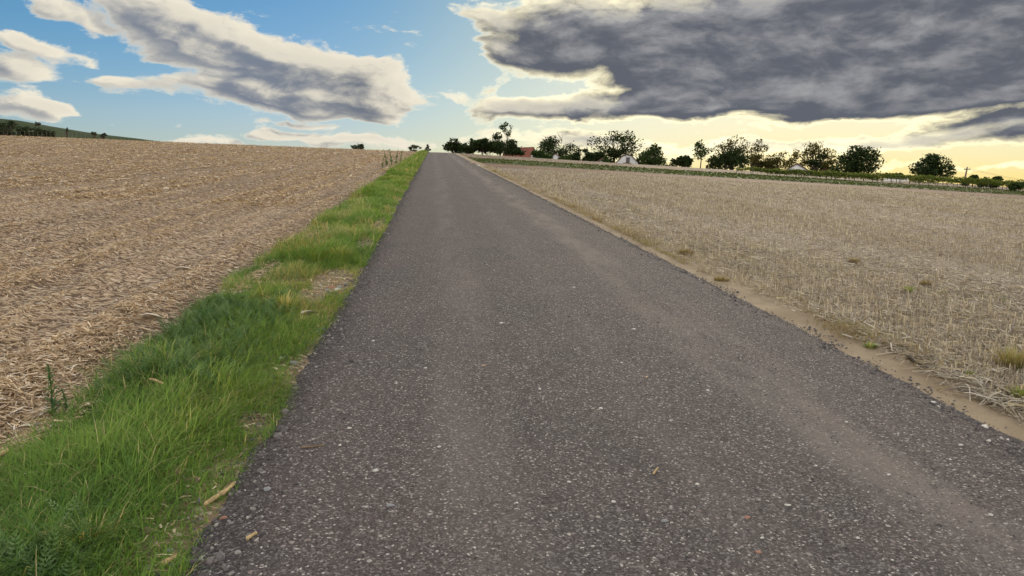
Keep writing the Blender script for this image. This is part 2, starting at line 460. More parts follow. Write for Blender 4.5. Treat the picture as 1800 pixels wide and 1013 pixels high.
plain('stalk', (.58, .43, .23), (.33, .23, .12), 35., .75, .004)
plain('pale_stalk', (.62, .57, .49), (.42, .38, .32), 25., .7, .003)
plain('husk', (.66, .60, .50), (.50, .42, .32), 30., .7)
plain('stone_white', (.62, .60, .56), (.45, .43, .40), 25., .7, .003)
plain('stone_grey', (.30, .30, .31), (.20, .20, .21), 30., .75, .003)
plain('stone_tan', (.42, .33, .24), (.29, .22, .16), 25., .8, .003)
plain('brick_red', (.38, .21, .155), (.28, .155, .12), 30., .85, .003)
plain('clod', (.24, .175, .115), (.15, .11, .075), 22., .95, .01)
plain('hill_grass', (.05, .064, .026), (.032, .047, .019), .03)

# roof tiles: rows across the slope, weathered
def tile_mat(name, a_, b_):
    m, t, b = new_mat(name)
    tcn = t.n.new('ShaderNodeTexCoord').outputs['Object']
    v = t.voro(t.mapping(tcn, scl=(4.5, 4.5, 3.2)), 1., rand=.3)
    c = t.mix(t.xyz(v['Color'])[0], a_, b_)
    c = t.mix(t.step(t.noise(tcn, .7, 5, .6), .45, .7), c, tuple(x * .6 for x in a_))
    t.put(b.inputs['Base Color'], c); bump(t, b, v['Distance'], .6, .05)
tile_mat('red_tiles', (.24, .095, .07), (.17, .07, .055))
tile_mat('brown_tiles', (.13, .085, .065), (.085, .06, .05))
m, t, b = new_mat('window_glass')
b.inputs['Base Color'].default_value = (.02, .025, .035, 1); b.inputs['Roughness'].default_value = .1; b.inputs['Specular IOR Level'].default_value = .5
M = MATS

# ------------------------------------------------------------------ setting
def axis(a, b, d0, k, near=0.):
    """coordinates from a to b whose spacing grows with the distance from near"""
    r = [a]; s = 1 if b > a else -1
    while (b - r[-1]) * s > 0: r.append(r[-1] + s * max(d0, abs(r[-1] - near) * k))
    r[-1] = b
    return np.array(r)
def sheet(name, xs, ys, fz, mat, fx=None):
    X, Y = np.meshgrid(xs, ys)
    if fx is not None: X = fx(X, Y)
    Z = fz(X, Y)
    n, m_ = X.shape
    I = np.arange(n * m_).reshape(n, m_)
    F = np.stack([I[:-1, :-1], I[:-1, 1:], I[1:, 1:], I[1:, :-1]], -1).reshape(-1, 4)
    o = link(name, raw_mesh(name, np.stack([X, Y, Z], -1).reshape(-1, 3), F), M[mat], smooth=True)
    return tag(o, kind='structure')
YS = np.concatenate([np.arange(-14, 1.9, .9), axis(2., 175, .05, .013), axis(180, 900, 8, .02)])
YN = YS[YS < 230]
far = lambda y: 1 / (1 + (np.abs(y) / 30) ** 2)
def maize_z(x, y):
    rows = np.sin((x + .12 * vnoise(x * .5, y * .4, 3)) * 2 * math.pi / .75)
    return G(x, y) + (.05 * (fbm(x * 2.2, y * 2.2, 11) - .45) + .035 * rows + .03 * (vnoise(x * 9, y * 9, 5) - .5) * far(y))
def verge_z(x, y):
    u = np.clip((x + 3.05) / 1.1, 0, 1)
    return G(x, y) + .05 * np.sin(u * math.pi) + .07 * (fbm(x * 2.5, y * 2.5, 21) - .45) * np.sin(u * math.pi) + .02 * (vnoise(x * 12, y * 12, 6) - .5) * far(y)
def right_z(x, y):
    u = np.clip((x - 1.9) / .5, 0, 1)
    return G(x, y) + u * (.06 * (fbm(x * 1.6, y * 1.6, 31) - .42) + .02 * (vnoise(x * 10, y * 10, 8) - .5) * far(y)) - .012
def road_z(x, y):
    e = sstep(np.abs(x), 1.75, 2.12)
    return G(x, y) + .035 + .012 * (1 - (x / 2.1) ** 2) - .055 * e + .008 * (fbm(x * 3, y * 3, 41) - .5) * far(y)
def road_x(x, y):
    e = sstep(np.abs(x), 1.2, 2.1)
    return x + np.sign(x) * e * (.24 * (fbm(y * .45 + np.sign(x) * 50, y * 0 + 3, 51) - .47) + .15 * (vnoise(y * 4 + np.sign(x) * 90, y * 0, 52) - .5) * far(y))

gx = np.concatenate([-axis(0, 4500, 60, .12)[::-1], axis(0, 4500, 60, .12)[1:]])
gy = np.concatenate([-axis(0, 1500, 60, .12)[::-1], axis(0, 4900, 40, .08)[1:]])
sheet('ground', gx, gy, lambda x, y: G(x, y) - .45 - .0012 * np.hypot(x, y), 'tan_ground')
sheet('maize_field', axis(-2.9, -650, .06, .022, -2.6)[::-1], YS, maize_z, 'maize_ground')
sheet('verge', np.linspace(-3.1, -1.8, 24), YN, lambda x, y: verge_z(x, y) + np.where(x < -2.96, -.02, .004), 'verge_soil')
sheet('road', np.concatenate([np.linspace(-2.06, -1.3, 16), np.linspace(-1.1, 1.1, 8), np.linspace(1.3, 2.12, 16)]), YN, road_z, 'road_surface', road_x)
xr = axis(2.75, 420, .07, .024, 2.4)
sheet('shoulder', np.linspace(1.85, 2.95, 18), YN, lambda x, y: right_z(x, y) - .01 * sstep(x, 2.8, 2.95), 'shoulder_sand')
sheet('stubble_field', xr, YS[YS < 49], right_z, 'stubble_ground')
sheet('ploughed_band', xr, axis(48.4, 58.5, .5, 0), lambda x, y: right_z(x, y) + .01, 'ploughed_ground')
sheet('grass_strip', xr, axis(57.8, 79, .5, 0), lambda x, y: right_z(x, y) + .03, 'strip_ground')
sheet('tan_field', xr, np.concatenate([axis(78, 175, 1, .01), axis(180, 900, 12, .03)]), lambda x, y: right_z(x, y) + .02, 'tan_ground')

# far grassy hill on the left
prof = [(-900, 120), (-500, 150), (-250, 180), (-100, 198), (0, 208), (50, 213), (100, 223), (150, 232), (200, 239.5), (260, 247), (330, 256)]
V = []; NP = 70; ds = [430, 480, 540, 600, 660, 720, 780, 860, 960, 1100]
hs_ = [-.15, .05, .28, .52, .74, .9, 1.0, .93, .7, .2]
for px in np.linspace(-900, 330, NP):
    py = np.interp(px, [p[0] for p in prof], [p[1] for p in prof])
    x7, y7 = at(px, 780); top = zpix(px, py, 780); gz = 12.
    for d_, h_ in zip(ds, hs_):
        x_, y_ = at(px, d_)
        V.append((x_, y_, gz + (top - gz) * h_ + 2.2 * (mnoise.noise(Vector((x_ * .02, y_ * .02, 0)))) * (1 - abs(h_ - .5))))
nd = len(ds)
F = [(i * nd + j, (i + 1) * nd + j, (i + 1) * nd + j + 1, i * nd + j + 1) for i in range(NP - 1) for j in range(nd - 1)]
tag(link('hill', raw_mesh('hill', np.array(V), np.array(F)), M['hill_grass'], smooth=True), kind='structure')

# ------------------------------------------------------------------ stuff: what lies on the fields
def frustum(n, y0, y1, xlo, xhi, pw):
    """random ground points between y0 and y1, denser near the camera as y**-pw"""
    u = rng.random(n)
    if abs(pw - 1) < 1e-6: y = y0 * (y1 / y0) ** u
    else: y = (y0 ** (1 - pw) + u * (y1 ** (1 - pw) - y0 ** (1 - pw))) ** (1 / (1 - pw))
    lo, hi = xlo(y), xhi(y)
    return lo + rng.random(n) * (hi - lo), y
left_lo = lambda y: -1.08 - .60 * y - 1.6
right_hi = lambda y: -1.08 + .93 * y + 1.6

FL_T = [(-.5, -1, 0), (-.5, 1, .0), (0, -1, .16), (0, 1, .16), (.5, -.7, -.02), (.5, .7, .03)]
FL_F = [(0, 2, 3, 1), (2, 4, 5, 3)]
def flakes(name, n, y0, y1, lo, hi, pw, L, Wd, zf, mask, grow, tilt=.35, lift=.012):
    x, y = frustum(n, y0, y1, lo, hi, pw)
    k = mask(x, y) > rng.random(n); x, y = x[k], y[k]; n = len(x)
    gr = 1 + grow * np.maximum(0, y - 8)
    Ls = np.minimum(rng.lognormal(math.log(L), .65, n), L * 3.2) * gr; Ws = np.minimum(rng.lognormal(math.log(Wd), .45, n), Wd * 2.2) * gr ** .9
    P = np.stack([x, y, zf(x, y) + lift * (.3 + rng.random(n)) * gr ** .5], -1)
    R = rot_z(rng.random(n) * 6.28) @ rot_x(rng.normal(0, tilt, n)) 
    tl = rng.normal(0, tilt * .5, n)
    R = R @ np.transpose(rot_x(tl), (0, 2, 1))[:, [1, 0, 2]][:, :, [1, 0, 2]]
    S = np.stack([Ls, Ws * .5, Ls * rng.uniform(-.5, 1.2, n)], -1)
    return scatter(name, FL_T, FL_F, P, R, S, rng.random(n))
def maize_mask(x, y):
    row = .5 + .5 * np.sin((x + .12 * vnoise(x * .5, y * .4, 3)) * 2 * math.pi / .75)
    m_ = .44 + 1.1 * (fbm(x * 1.1, y * .22, 61) - .45) * 2 + .85 * (row - .5) + .32 * np.sin((x + .6 * vnoise(x * .2, y * .05, 65)) * 2 * math.pi / 3.1)
    return np.clip(m_, .07, 1) * sstep(-x + .3 * (fbm(y * 1.5, x * 0, 63) - .45), 2.82, 3.05) 
lim = lambda y: np.full_like(y, -2.75)
tag(link('maize_chaff', flakes('maize_chaff', 175000, 3.0, 19, left_lo, lim, 1.0, .042, .0054, maize_z, maize_mask, .03), M['chaff']),
    'shredded maize straw strewn over the left field near the verge', 'straw', kind='stuff')
tag(link('maize_chaff', flakes('maize_chaff', 160000, 16, 125, left_lo, lim, 1.15, .050, .012, maize_z, maize_mask, .033, .3, .02), M['chaff']),
    'shredded maize straw covering the far slope of the left field', 'straw', kind='stuff')

# right field: cut straw standing in rows, loose straw between
ST_T = [(-1, 0, 0), (1, 0, 0), (-.8, .0, 1), (.8, 0, 1)]
ST_F = [(0, 1, 3, 2)]
ST3_T = [(math.cos(a), math.sin(a), z) for z in (0, 1) for a in (0, 2.1, 4.2)]
ST3_F = [(0, 1, 4, 3), (1, 2, 5, 4), (2, 0, 3, 5)]
def tram(x, y):
    w = x + .5 * (fbm(y * .1, x * 0, 77) - .45)
    return 1 - .75 * sum(np.exp(-((w - x0) / .20) ** 2) for x0 in (4.9, 6.6, 15.2, 16.9, 27.5, 29.2))
def stub_mask(x, y):
    return np.clip(.05 + 2.4 * (fbm(x * .9, y * .11, 71) - .25), .04, 1) * tram(x, y) * sstep(x + .35 * (fbm(y * .8, x * 0, 73) - .45) + .42 * sstep(y, 5.5, 10), 2.30, 2.75)
def stubble(name, n, y0, y1, pw, T, F, w, h, grow, hp, fade):
    x, y = frustum(n, y0, y1, lambda y: np.full_like(y, 2.3), right_hi, pw)
    x = np.round(x / .145) * .145 + rng.normal(0, .026, n)
    k = stub_mask(x, y) * fade(y) > rng.random(n); x, y = x[k], y[k]; n = len(x)
    gr = 1 + grow * np.maximum(0, y - 8)
    P = np.stack([x, y, right_z(x, y) - .004], -1)
    lean = rng.normal(0, .26, n); broken = rng.random(n) < .18
    lean = np.where(broken, rng.uniform(.8, 1.45, n), lean)
    R = rot_z(rng.random(n) * 6.28) @ rot_x(lean)
    H = h * rng.uniform(.45, 1.35, n) * gr ** hp
    Wd = w * rng.uniform(.7, 1.4, n) * gr
    return scatter(name, T, F, P, R, np.stack([Wd, Wd, H], -1), rng.random(n))
tag(link('straw_stubble', stubble('straw_stubble', 52000, 3.2, 24, .75, ST_T, ST_F, .0024, .08, .05, .1, lambda y: 1 - sstep(y, 9, 24)), M['straw']),
    'short pale stubble standing in the near part of right field', 'stubble', kind='stuff')
tag(link('straw_stubble', stubble('straw_stubble', 185000, 9, 49, .75, ST_T, ST_F, .0028, .085, .05, .1, lambda y: sstep(y, 9, 24) * .8), M['straw']),
    'short pale stubble standing in the far part of right field', 'stubble', kind='stuff')
tag(link('loose_straw', flakes('loose_straw', 150000, 3.0, 40, lambda y: np.full_like(y, 2.25), right_hi, 1.1, .085, .0045, right_z,
    lambda x, y: np.clip(.3 + 1.6 * (fbm(x * .9, y * .4, 75) - .32), .05, 1) * (.4 + .6 * tram(x, y)) * sstep(x + .5 * (fbm(y * .8, x * 0, 73) - .45) + .35 * sstep(y, 5.5, 10), 2.2, 2.6), .05, .30, .02), M['straw']),
    'loose broken straw lying between the stubble of right field', 'straw', kind='stuff')

# verge grass
BL_T = [(-1, 0, 0), (1, 0, 0), (-.95, .10, .36), (.95, .10, .36), (-.62, .36, .72), (.62, .36, .72), (0, .78, .94)]
BL_F = [(0, 1, 3), (0, 3, 2), (2, 3, 5), (2, 5, 4), (4, 5, 6)]
BARE = [(hit(445, 752), .09, .16), (hit(585, 500), .24, .8), (hit(545, 530), .16, .4), (hit(640, 430), .12, .8), (hit(668, 395), .10, 1.2), (hit(195, 775), .08, .06)]
def verge_mask(x, y):
    w1 = .22 * (fbm(x * 0 + 9, y * 1.3, 81) - .47); w2 = .30 * (fbm(x * 0 + 4, y * 1.1, 83) - .45)
    m_ = sstep(x + w1 + .17 * sstep(y, 5, 8.5), -3.10, -2.90) * sstep(-(x + w2), 1.86, 1.98)
    m_ = m_ * np.clip(.5 + 1.6 * (fbm(x * 2.2, y * 1.4, 85) - .25), .3, 1)
    for (bx, by), rx_, ry_ in BARE:
        q = ((x - bx) / rx_) ** 2 + ((y - by) / ry_) ** 2 + .9 * (fbm(x * 6, y * 6, 87) - .45)
        m_ = m_ * (.09 + .91 * sstep(q, .45, 1.1))
    return m_
def grass(name, n, y0, y1, pw, w, h, grow, xl=-3.4, xh=-1.9, mask=verge_mask, zf=verge_z, dry=0.):
    x, y = frustum(n, y0, y1, lambda y: np.full_like(y, xl), lambda y: np.full_like(y, xh), pw)
    k = mask(x, y) > rng.random(n); x, y = x[k], y[k]; n = len(x)
    clump = .12 + .76 * fbm(x * 1.7, y * 1.1, 91)
    tall = np.clip(.6 + 3.0 * (clump - .38), .42, 1.6) * (.62 + .38 * sstep(-x, 2.0, 2.3))
    gr = 1 + grow * np.maximum(0, y - 6)
    H = h * tall * rng.lognormal(0, .33, n)
    dirn = 2.2 * (fbm(x * .9, y * .7, 93) - .45) * 3 - .9 + rng.normal(0, 1.3, n)     # combed over in tufts
    bend = np.clip(rng.normal(1.25, .6, n), .05, 2.6)
    P = np.stack([x, y, zf(x, y) - .006], -1)
    R = rot_z(dirn) @ rot_x(-rng.uniform(0, .6, n))
    drytuft = sstep(fbm(x * 1.5, y * .8, 95), .46, .58) * .75 * sstep(y, 2.5, 7) + dry
    rn = np.where(rng.random(n) < .05 + drytuft * .6, rng.uniform(.86, 1, n), np.clip(.15 + .7 * fbm(x * 2.1, y * 1.5, 97) * 1.3 - .15 + rng.normal(0, .14, n), 0, .85))
    W_ = w * rng.uniform(.6, 1.4, n) * gr
    return scatter(name, BL_T, BL_F, P, R, np.stack([W_, H * bend, H], -1), rn)
tag(link('verge_grass', grass('verge_grass', 135000, 1.8, 9, .55, .0019, .105, 0), M['grass'], smooth=True), 'lush green grass on the verge nearest the viewer', 'grass', kind='stuff')
tag(link('verge_grass', grass('verge_grass', 105000, 8.5, 36, .9, .0026, .125, .045), M['grass'], smooth=True), 'green and dry grass along the middle of the verge', 'grass', kind='stuff')
tag(link('verge_grass', grass('verge_grass', 30000, 34, 122, 1.0, .0075, .23, .012), M['grass'], smooth=True), 'thin line of verge grass near the top of the rise', 'grass', kind='stuff')

# feathery yarrow leaves, low cover at the lower left
yt, yf = [], []
for k in range(9):
    yy = .12 + k * .095; zz = .55 * math.sin(yy * 1.5); l_ = .19 * math.sin(min(1, (yy + .1)) * math.pi) + .03
    for sgn in (-1, 1):
        b0 = len(yt)
        yt += [(0, yy, zz), (sgn * l_, yy + .09, zz + .05), (sgn * l_ * .5, yy - .015, zz + .0)]
        yf.append((b0, b0 + 1, b0 + 2))
yt += [(-.012, 0, 0), (.012, 0, 0), (0, 1, .55 * math.sin(1.5))]; yf.append((len(yt) - 3, len(yt) - 2, len(yt) - 1))
n = 9000
x, y = frustum(n, 2.2, 6.5, lambda y: np.full_like(y, -3.2), lambda y: np.full_like(y, -2.05), .6)
k = (verge_mask(x, y) * sstep(fbm(x * 1.3, y * 1.1, 99), .36, .50) * sstep(-x, 2.15, 2.45) > rng.random(n) * .8); x, y = x[k], y[k]; n = len(x)
s_ = rng.uniform(.07, .16, n)
tag(link('yarrow_leaves', scatter('yarrow_leaves', yt, yf, np.stack([x, y, verge_z(x, y)], -1), rot_z(rng.random(n) * 6.28) @ rot_x(rng.uniform(-.1, .7, n)),
    np.stack([s_, s_, s_], -1), rng.random(n)), M['weed_leaf']), 'feathery dark green yarrow leaves among the verge grass', 'ground cover', kind='stuff')
# low green weeds scattered in the dry right field edge
def right_weed(x, y): return sstep(fbm(x * 1.1, y * .8, 101), .56, .64) * sstep(x, 2.35, 2.7) * sstep(-x, -7, -4)
tag(link('sparse_grass', grass('sparse_grass', 16000, 4, 24, .8, .0024, .07, .03, 2.3, 7, right_weed, right_z, .5), M['grass']), 'sparse low green weeds at the edge of right field', 'grass', kind='stuff')
# dry grass rim where shoulder meets the stubble
def rim(x, y): return np.exp(-((x - 2.45 + .22 * sstep(y, 6, 10) - .4 * (fbm(y * .7, y * 0 + 2, 103) - .45)) / .22) ** 2) * np.clip(2.6 * (fbm(x * 2, y * .9, 105) - .30), 0, 1)
x0 = grass('dry_rim_grass', 110000, 4.5, 48, .9, .0024, .10, .04, 2.2, 3.6, rim, right_z)
tag(link('dry_rim_grass', x0, M['dry_grass']), 'dry tan grass fringe along the right edge of the road', 'grass', kind='stuff')

# grass of the strip beyond the stubble and low rim of the far fields
def strip_mask(x, y): return np.clip(.2 + 1.9 * (fbm(x * .12, y * .35, 107) - .25), .1, 1)
x, y = frustum(15000, 58, 79, lambda y: np.full_like(y, 2.6), lambda y: -1 + .95 * y + 4, 0.)
n = len(x)
tag(link('strip_grass', scatter('strip_grass', BL_T, BL_F, np.stack([x, y, right_z(x, y)], -1), rot_z(rng.random(n) * 6.28),
    np.stack([np.full(n, .06), np.full(n, .15), .04 + .18 * rng.random(n) * strip_mask(x, y)], -1), np.clip(rng.random(n) * .35 + .65 * (1 - strip_mask(x, y)), 0, 1)), M['strip_blade']),
    'green grass strip crossing behind the right field', 'grass', kind='stuff')

tag(link('verge_straw', flakes('verge_straw', 9000, 1.8, 20, lambda y: np.full_like(y, -3.0), lambda y: np.full_like(y, -1.98), .8, .035, .005, verge_z,
    lambda x, y: .25 + .6 * (verge_mask(x, y) < .3), .03, .3, .02), M['chaff']), 'bits of blown straw caught on the verge', 'straw', kind='stuff')
# gravel
ph = (1 + 5 ** .5) / 2
IC_T = np.array([(-1, ph, 0), (1, ph, 0), (-1, -ph, 0), (1, -ph, 0), (0, -1, ph), (0, 1, ph), (0, -1, -ph), (0, 1, -ph), (ph, 0, -1), (ph, 0, 1), (-ph, 0, -1), (-ph, 0, 1)]) / math.hypot(1, ph)
IC_T = IC_T * (1 + .22 * np.sin(np.arange(12) * 2.7))[:, None]
IC_F = [(0, 11, 5), (0, 5, 1), (0, 1, 7), (0, 7, 10), (0, 10, 11), (1, 5, 9), (5, 11, 4), (11, 10, 2), (10, 7, 6), (7, 1, 8), (3, 9, 4), (3, 4, 2), (3, 2, 6), (3, 6, 8), (3, 8, 9), (4, 9, 5), (2, 4, 11), (6, 2, 10), (8, 6, 7), (9, 8, 1)]
OC_T = [(1, .1, 0), (-.9, .15, .1), (.1, 1, -.1), (-.1, -.95, .1), (.15, .1, 1), (0, 0, -1)]
OC_F = [(0, 2, 4), (2, 1, 4), (1, 3, 4), (3, 0, 4), (2, 0, 5), (1, 2, 5), (3, 1, 5), (0, 3, 5)]
def chips(name, x, y, z, size, T, F, rn, flat=.6):
    n = len(x)
    S = size[:, None] * rng.uniform(.65, 1.25, (n, 3)); 
    R = rot_z(rng.random(n) * 6.28) @ rot_x(rng.normal(0, .35, n))
    S[:, 2] *= flat
    return scatter(name, T, F, np.stack([x, y, z + size * .15], -1), R, S, rn)
x, y = frustum(15000, 1.7, 13, lambda y: np.maximum(-1.9, -1.1 - .6 * y), lambda y: np.minimum(2.0, -1.1 + .95 * y), 1.0)
k = rng.random(len(x)) < sstep(-y, -12.5, -5); x, y = x[k], y[k]
sz = rng.lognormal(math.log(.0036), .42, len(x))
tag(link('road_chippings', chips('road_chippings', x, y, road_z(x, y), sz, OC_T, OC_F, np.clip(.1 + .9 * rng.random(len(x)), 0, 1), .4), M['gravel']),
    'small grey stone chippings rolled into the road surface', 'gravel', kind='stuff')
def edge_gravel(name, n, y0, y1, side, label, s0):
    x, y = frustum(n, y0, y1, lambda y: np.zeros_like(y), lambda y: np.ones_like(y), .8)
    off = rng.normal(0, .13 if side < 0 else .07, n) + (side * .04 if side < 0 else 0)
    xe = road_x(np.full(n, side * 2.05), y)
    x = xe + off - side * .10
    zf = np.maximum(road_z(x, y), (verge_z if side < 0 else right_z)(x, y))
    sz = rng.lognormal(math.log(s0), .45, n) * (1 + .02 * np.maximum(0, y - 6))
    rn = np.where(rng.random(n) < .88, rng.random(n) * .75, rng.uniform(.62, 1, n))
    tag(link(name, chips(name, x, y, zf, sz, IC_T, IC_F, rn, .75), M['gravel']), label, 'gravel', kind='stuff')
edge_gravel('edge_gravel', 9000, 1.7, 40, -1, 'loose dark gravel along the left edge of the road', .0062)
edge_gravel('edge_gravel', 5000, 3., 40, 1, 'loose dark gravel along the right edge of the road', .0055)
n = 5000
x = rng.uniform(-3.1, -1.95, n); y = 2.0 + 14 * rng.random(n) ** 1.5
k = (verge_mask(x, y) < .35); x, y = x[k], y[k]
tag(link('verge_pebbles', chips('verge_pebbles', x, y, verge_z(x, y), rng.lognormal(math.log(.0065), .55, len(x)), IC_T, IC_F, rng.uniform(.35, 1, len(x))), M['gravel']),
    'small pale pebbles in the bare soil of the verge', 'pebbles', kind='stuff')

# ------------------------------------------------------------------ trees
LEAF_T = [(-.5, 0, 0), (0, -.38, .06), (.5, 0, 0), (0, .38, .06)]
LEAF_F = [(0, 1, 2, 3)]
def tree(name, label, cat, px, top, bot, wpx, dist, mat='leaf_dark', lobes=16, leaves=2600, leaf=.40, gap=.0, shape='round', stems=1, group=None, bare=0, seed=0, trunk=None):
    """a tree: its crown spans wpx and reaches from py=bot up to py=top as seen from the road"""
    rs = np.random.default_rng(1000 + int(px) + seed)
    x0, y0 = at(px, dist); gz = g1(x0, y0) - .1
    sc = dist / FPX * math.cos(math.atan((px - 900) / FPX)) / math.cos(PITCH) * 1.0
    if dist < 300: top -= 3
    zt_, zb = zpix(px, top, dist) - gz, max(.15, zpix(px, bot, dist) - gz)
    H = zt_ - zb; rx = 1.1 * wpx / 2 * dist / FPX / (1 + ((px - 900) / FPX) ** 2) ** .5
    root = empty(name, (x0, y0, gz), label, cat, group)
    # lobes of the crown
    lobes = int(lobes * 1.45); cs, rr = [], []
    while len(cs) < lobes:
        p = rs.uniform(-1, 1, 3)
        if p @ p > 1: continue
        u = (p[2] + 1) / 2
        k = {'round': 1., 'cone': 1.12 - .85 * u, 'vase': .45 + .6 * u, 'bush': 1.05 - .25 * u}[shape]
        cs.append((p[0] * rx * .90 * k, p[1] * rx * .90 * k, zb + H * (.10 + .80 * u)))
        rr.append(rs.uniform(.16, .40) * min(rx, H * .75) * (1.15 - .3 * u))
    cs = np.array(cs); rr = np.array(rr)
    n = int(leaves * (1.0 if gap else 1.15))
    wgt = rr ** 2 / (rr ** 2).sum()
    li = rs.choice(lobes, n, p=wgt)
    dv = rs.normal(size=(n, 3)); dv /= np.linalg.norm(dv, axis=1)[:, None]
    rad_ = rr[li] * rs.uniform(.25, 1.12, n) ** .55
    P = cs[li] + dv * rad_[:, None] * np.array([1.12, 1.12, .82])
    # twigs standing out of the outline
    tw = rs.random(n) < .10; P[tw] += dv[tw] * rr[li][tw][:, None] * rs.uniform(.1, .5, tw.sum())[:, None]
    if gap:
        hole = np.array([mnoise.noise(Vector(p) * (2.6 / max(rx, .5)) + Vector((px, 0, 0))) for p in P])
        keep = hole > (-.62 + gap); P = P[keep]; li = li[keep]
    P[:, 2] = np.clip(P[:, 2], .05, zt_)
    n = len(P)
    s_ = leaf * rs.uniform(.6, 1.35, n)
    global rng; keep_rng = rng; rng = rs
    me = scatter('crown', LEAF_T, LEAF_F, P, rot_any(n), np.stack([s_, s_, s_], -1), np.clip(rs.random(n) * .7 + .3 * rs.random(lobes)[li], 0, 1))
    rng = keep_rng
    link('crown', me, M[mat], root)
    # trunk and limbs
    mb = MB(); tr = trunk or max(.05, .035 * zt_)
    for s in range(stems):
        bx, by = (0, 0) if stems == 1 else (rs.uniform(-.45, .45) * rx, rs.uniform(-.3, .3) * rx)
        fork = zb + H * (.25 if stems == 1 else .1)
        lean = rs.uniform(-.05, .05) * zt_
        ps = [(bx, by, -.1), (bx + lean * .4, by, fork * .5), (bx + lean, by + lean * .5, max(fork, .3))]
        mb.tube(ps, [tr * 1.25, tr * .95, tr * .75], 6)
        for c in cs[s::stems]:
            a = Vector(ps[-1]) - Vector((0, 0, rs.uniform(0, .25) * fork)); e_ = Vector(c)
            mid = a.lerp(e_, .5) + Vector((0, 0, -.06 * H)) + Vector(rs.normal(0, .04 * rx, 3))
            mb.tube([a, mid, e_, e_ + (e_ - mid) * .35], [tr * .42, tr * .26, tr * .13, tr * .04], 5, False)
    for k in range(bare):
        a = Vector((rs.uniform(-.5, .1) * rx, 0, zt_ * .75)); e_ = a + Vector((rs.uniform(-.5, .35) * rx, rs.uniform(-.2, .2) * rx, H * rs.uniform(.25, .5)))
        mid = a.lerp(e_, .5) + Vector((.12 * rx, 0, 0))
        mb.tube([a, mid, e_], [.07, .05, .02], 5, False)
        mb.tube([mid, mid + Vector((-.15 * rx, 0, .12 * H))], [.04, .015], 4, False)
    mb.build('trunk', M['bark'], root, True)
    return root

T = tree
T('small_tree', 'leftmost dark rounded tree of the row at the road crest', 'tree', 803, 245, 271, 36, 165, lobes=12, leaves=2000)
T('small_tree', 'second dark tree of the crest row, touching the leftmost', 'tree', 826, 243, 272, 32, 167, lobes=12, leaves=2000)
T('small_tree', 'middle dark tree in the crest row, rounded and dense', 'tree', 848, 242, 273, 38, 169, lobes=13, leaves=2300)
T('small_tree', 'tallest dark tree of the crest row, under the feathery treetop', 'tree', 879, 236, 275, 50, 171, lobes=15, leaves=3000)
T('garden_bush', 'low dark bush against the left side of the red roof', 'bush', 902, 254, 277, 30, 158, lobes=9, leaves=1300, shape='bush')
T('feathery_tree', 'thin airy treetop rising above the crest row', 'tree', 892, 214, 243, 27, 190, 'leaf_green', lobes=9, leaves=420, leaf=.34, shape='vase', trunk=.12)
T('distant_bush', 'small bush on the skyline right of centre of left field', 'bush', 628, 254, 266, 28, 210, 'leaf_far', lobes=8, leaves=700, shape='bush', gap=.25)
T('roadside_tree', 'small dark tree left of the road where it meets the sky', 'tree', 731, 254, 272, 20, 150, lobes=8, leaves=750, leaf=.2)
T('roadside_tree', 'tiny dark conical tree touching the left road edge at crest', 'tree', 753, 256, 273, 13, 148, lobes=6, leaves=420, leaf=.18, shape='cone')
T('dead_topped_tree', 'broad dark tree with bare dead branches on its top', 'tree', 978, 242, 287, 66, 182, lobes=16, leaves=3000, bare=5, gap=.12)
T('garden_bush', 'bush in front of the small white gable beside red roof', 'bush', 990, 272, 290, 24, 155, 'leaf_green', lobes=7, leaves=800, shape='bush')
T('garden_bush', 'bush filling the gap between red roof and small white gable', 'bush', 950, 262, 284, 34, 163, 'leaf_green', lobes=8, leaves=1100, shape='bush')
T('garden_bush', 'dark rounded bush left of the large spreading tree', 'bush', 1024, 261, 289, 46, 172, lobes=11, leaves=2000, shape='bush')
T('spreading_tree', 'largest spreading tree with open crown above the white house', 'tree', 1078, 234, 286, 84, 190, lobes=20, leaves=3300, gap=.34, leaf=.46)
T('garden_bush', 'small green bush below the large tree left of white house', 'bush', 1068, 276, 293, 24, 165, 'leaf_green', lobes=7, leaves=800, shape='bush')
T('leafy_tree', 'pointed green tree hiding the right side of white house', 'tree', 1146, 252, 298, 54, 168, 'leaf_green', lobes=16, leaves=2800, shape='cone')
T('dark_bush', 'isolated round dark bush between pointed tree and slender tree', 'bush', 1199, 272, 302, 42, 160, lobes=10, leaves=1700, shape='bush')
T('slender_tree', 'slender airy tree with a thin bare trunk', 'tree', 1229, 246, 286, 38, 175, 'leaf_green', lobes=12, leaves=900, gap=.26, shape='cone', trunk=.13)
T('airy_tree', 'tall airy tree glowing with sky behind the dark shrub', 'tree', 1283, 241, 292, 66, 195, 'leaf_warm', lobes=16, leaves=1500, gap=.28, shape='vase', stems=2)
T('airy_tree', 'thin see-through tree leaning right beside the dark shrub', 'tree', 1330, 241, 300, 44, 192, 'leaf_warm', lobes=11, leaves=900, gap=.28, shape='vase', stems=2)
T('dark_shrub', 'dense dark shrub in front of the tall airy trees', 'shrub', 1283, 262, 309, 60, 170, lobes=15, leaves=3000, shape='bush')
T('thicket_tree', 'loose brownish tree left of the grey gabled white house', 'tree', 1362, 262, 309, 50, 178, 'leaf_warm', lobes=13, leaves=1600, gap=.2, shape='bush', stems=3)
T('thicket_tree', 'low loose shrub beside the right foot of the dark shrub', 'shrub', 1335, 272, 310, 36, 172, 'leaf_warm', lobes=9, leaves=1100, gap=.15, shape='bush', stems=2)
T('backlit_tree', 'tall backlit tree with open crown behind the gabled house', 'tree', 1420, 250, 304, 62, 188, 'leaf_warm', lobes=15, leaves=1900, gap=.26, stems=2)
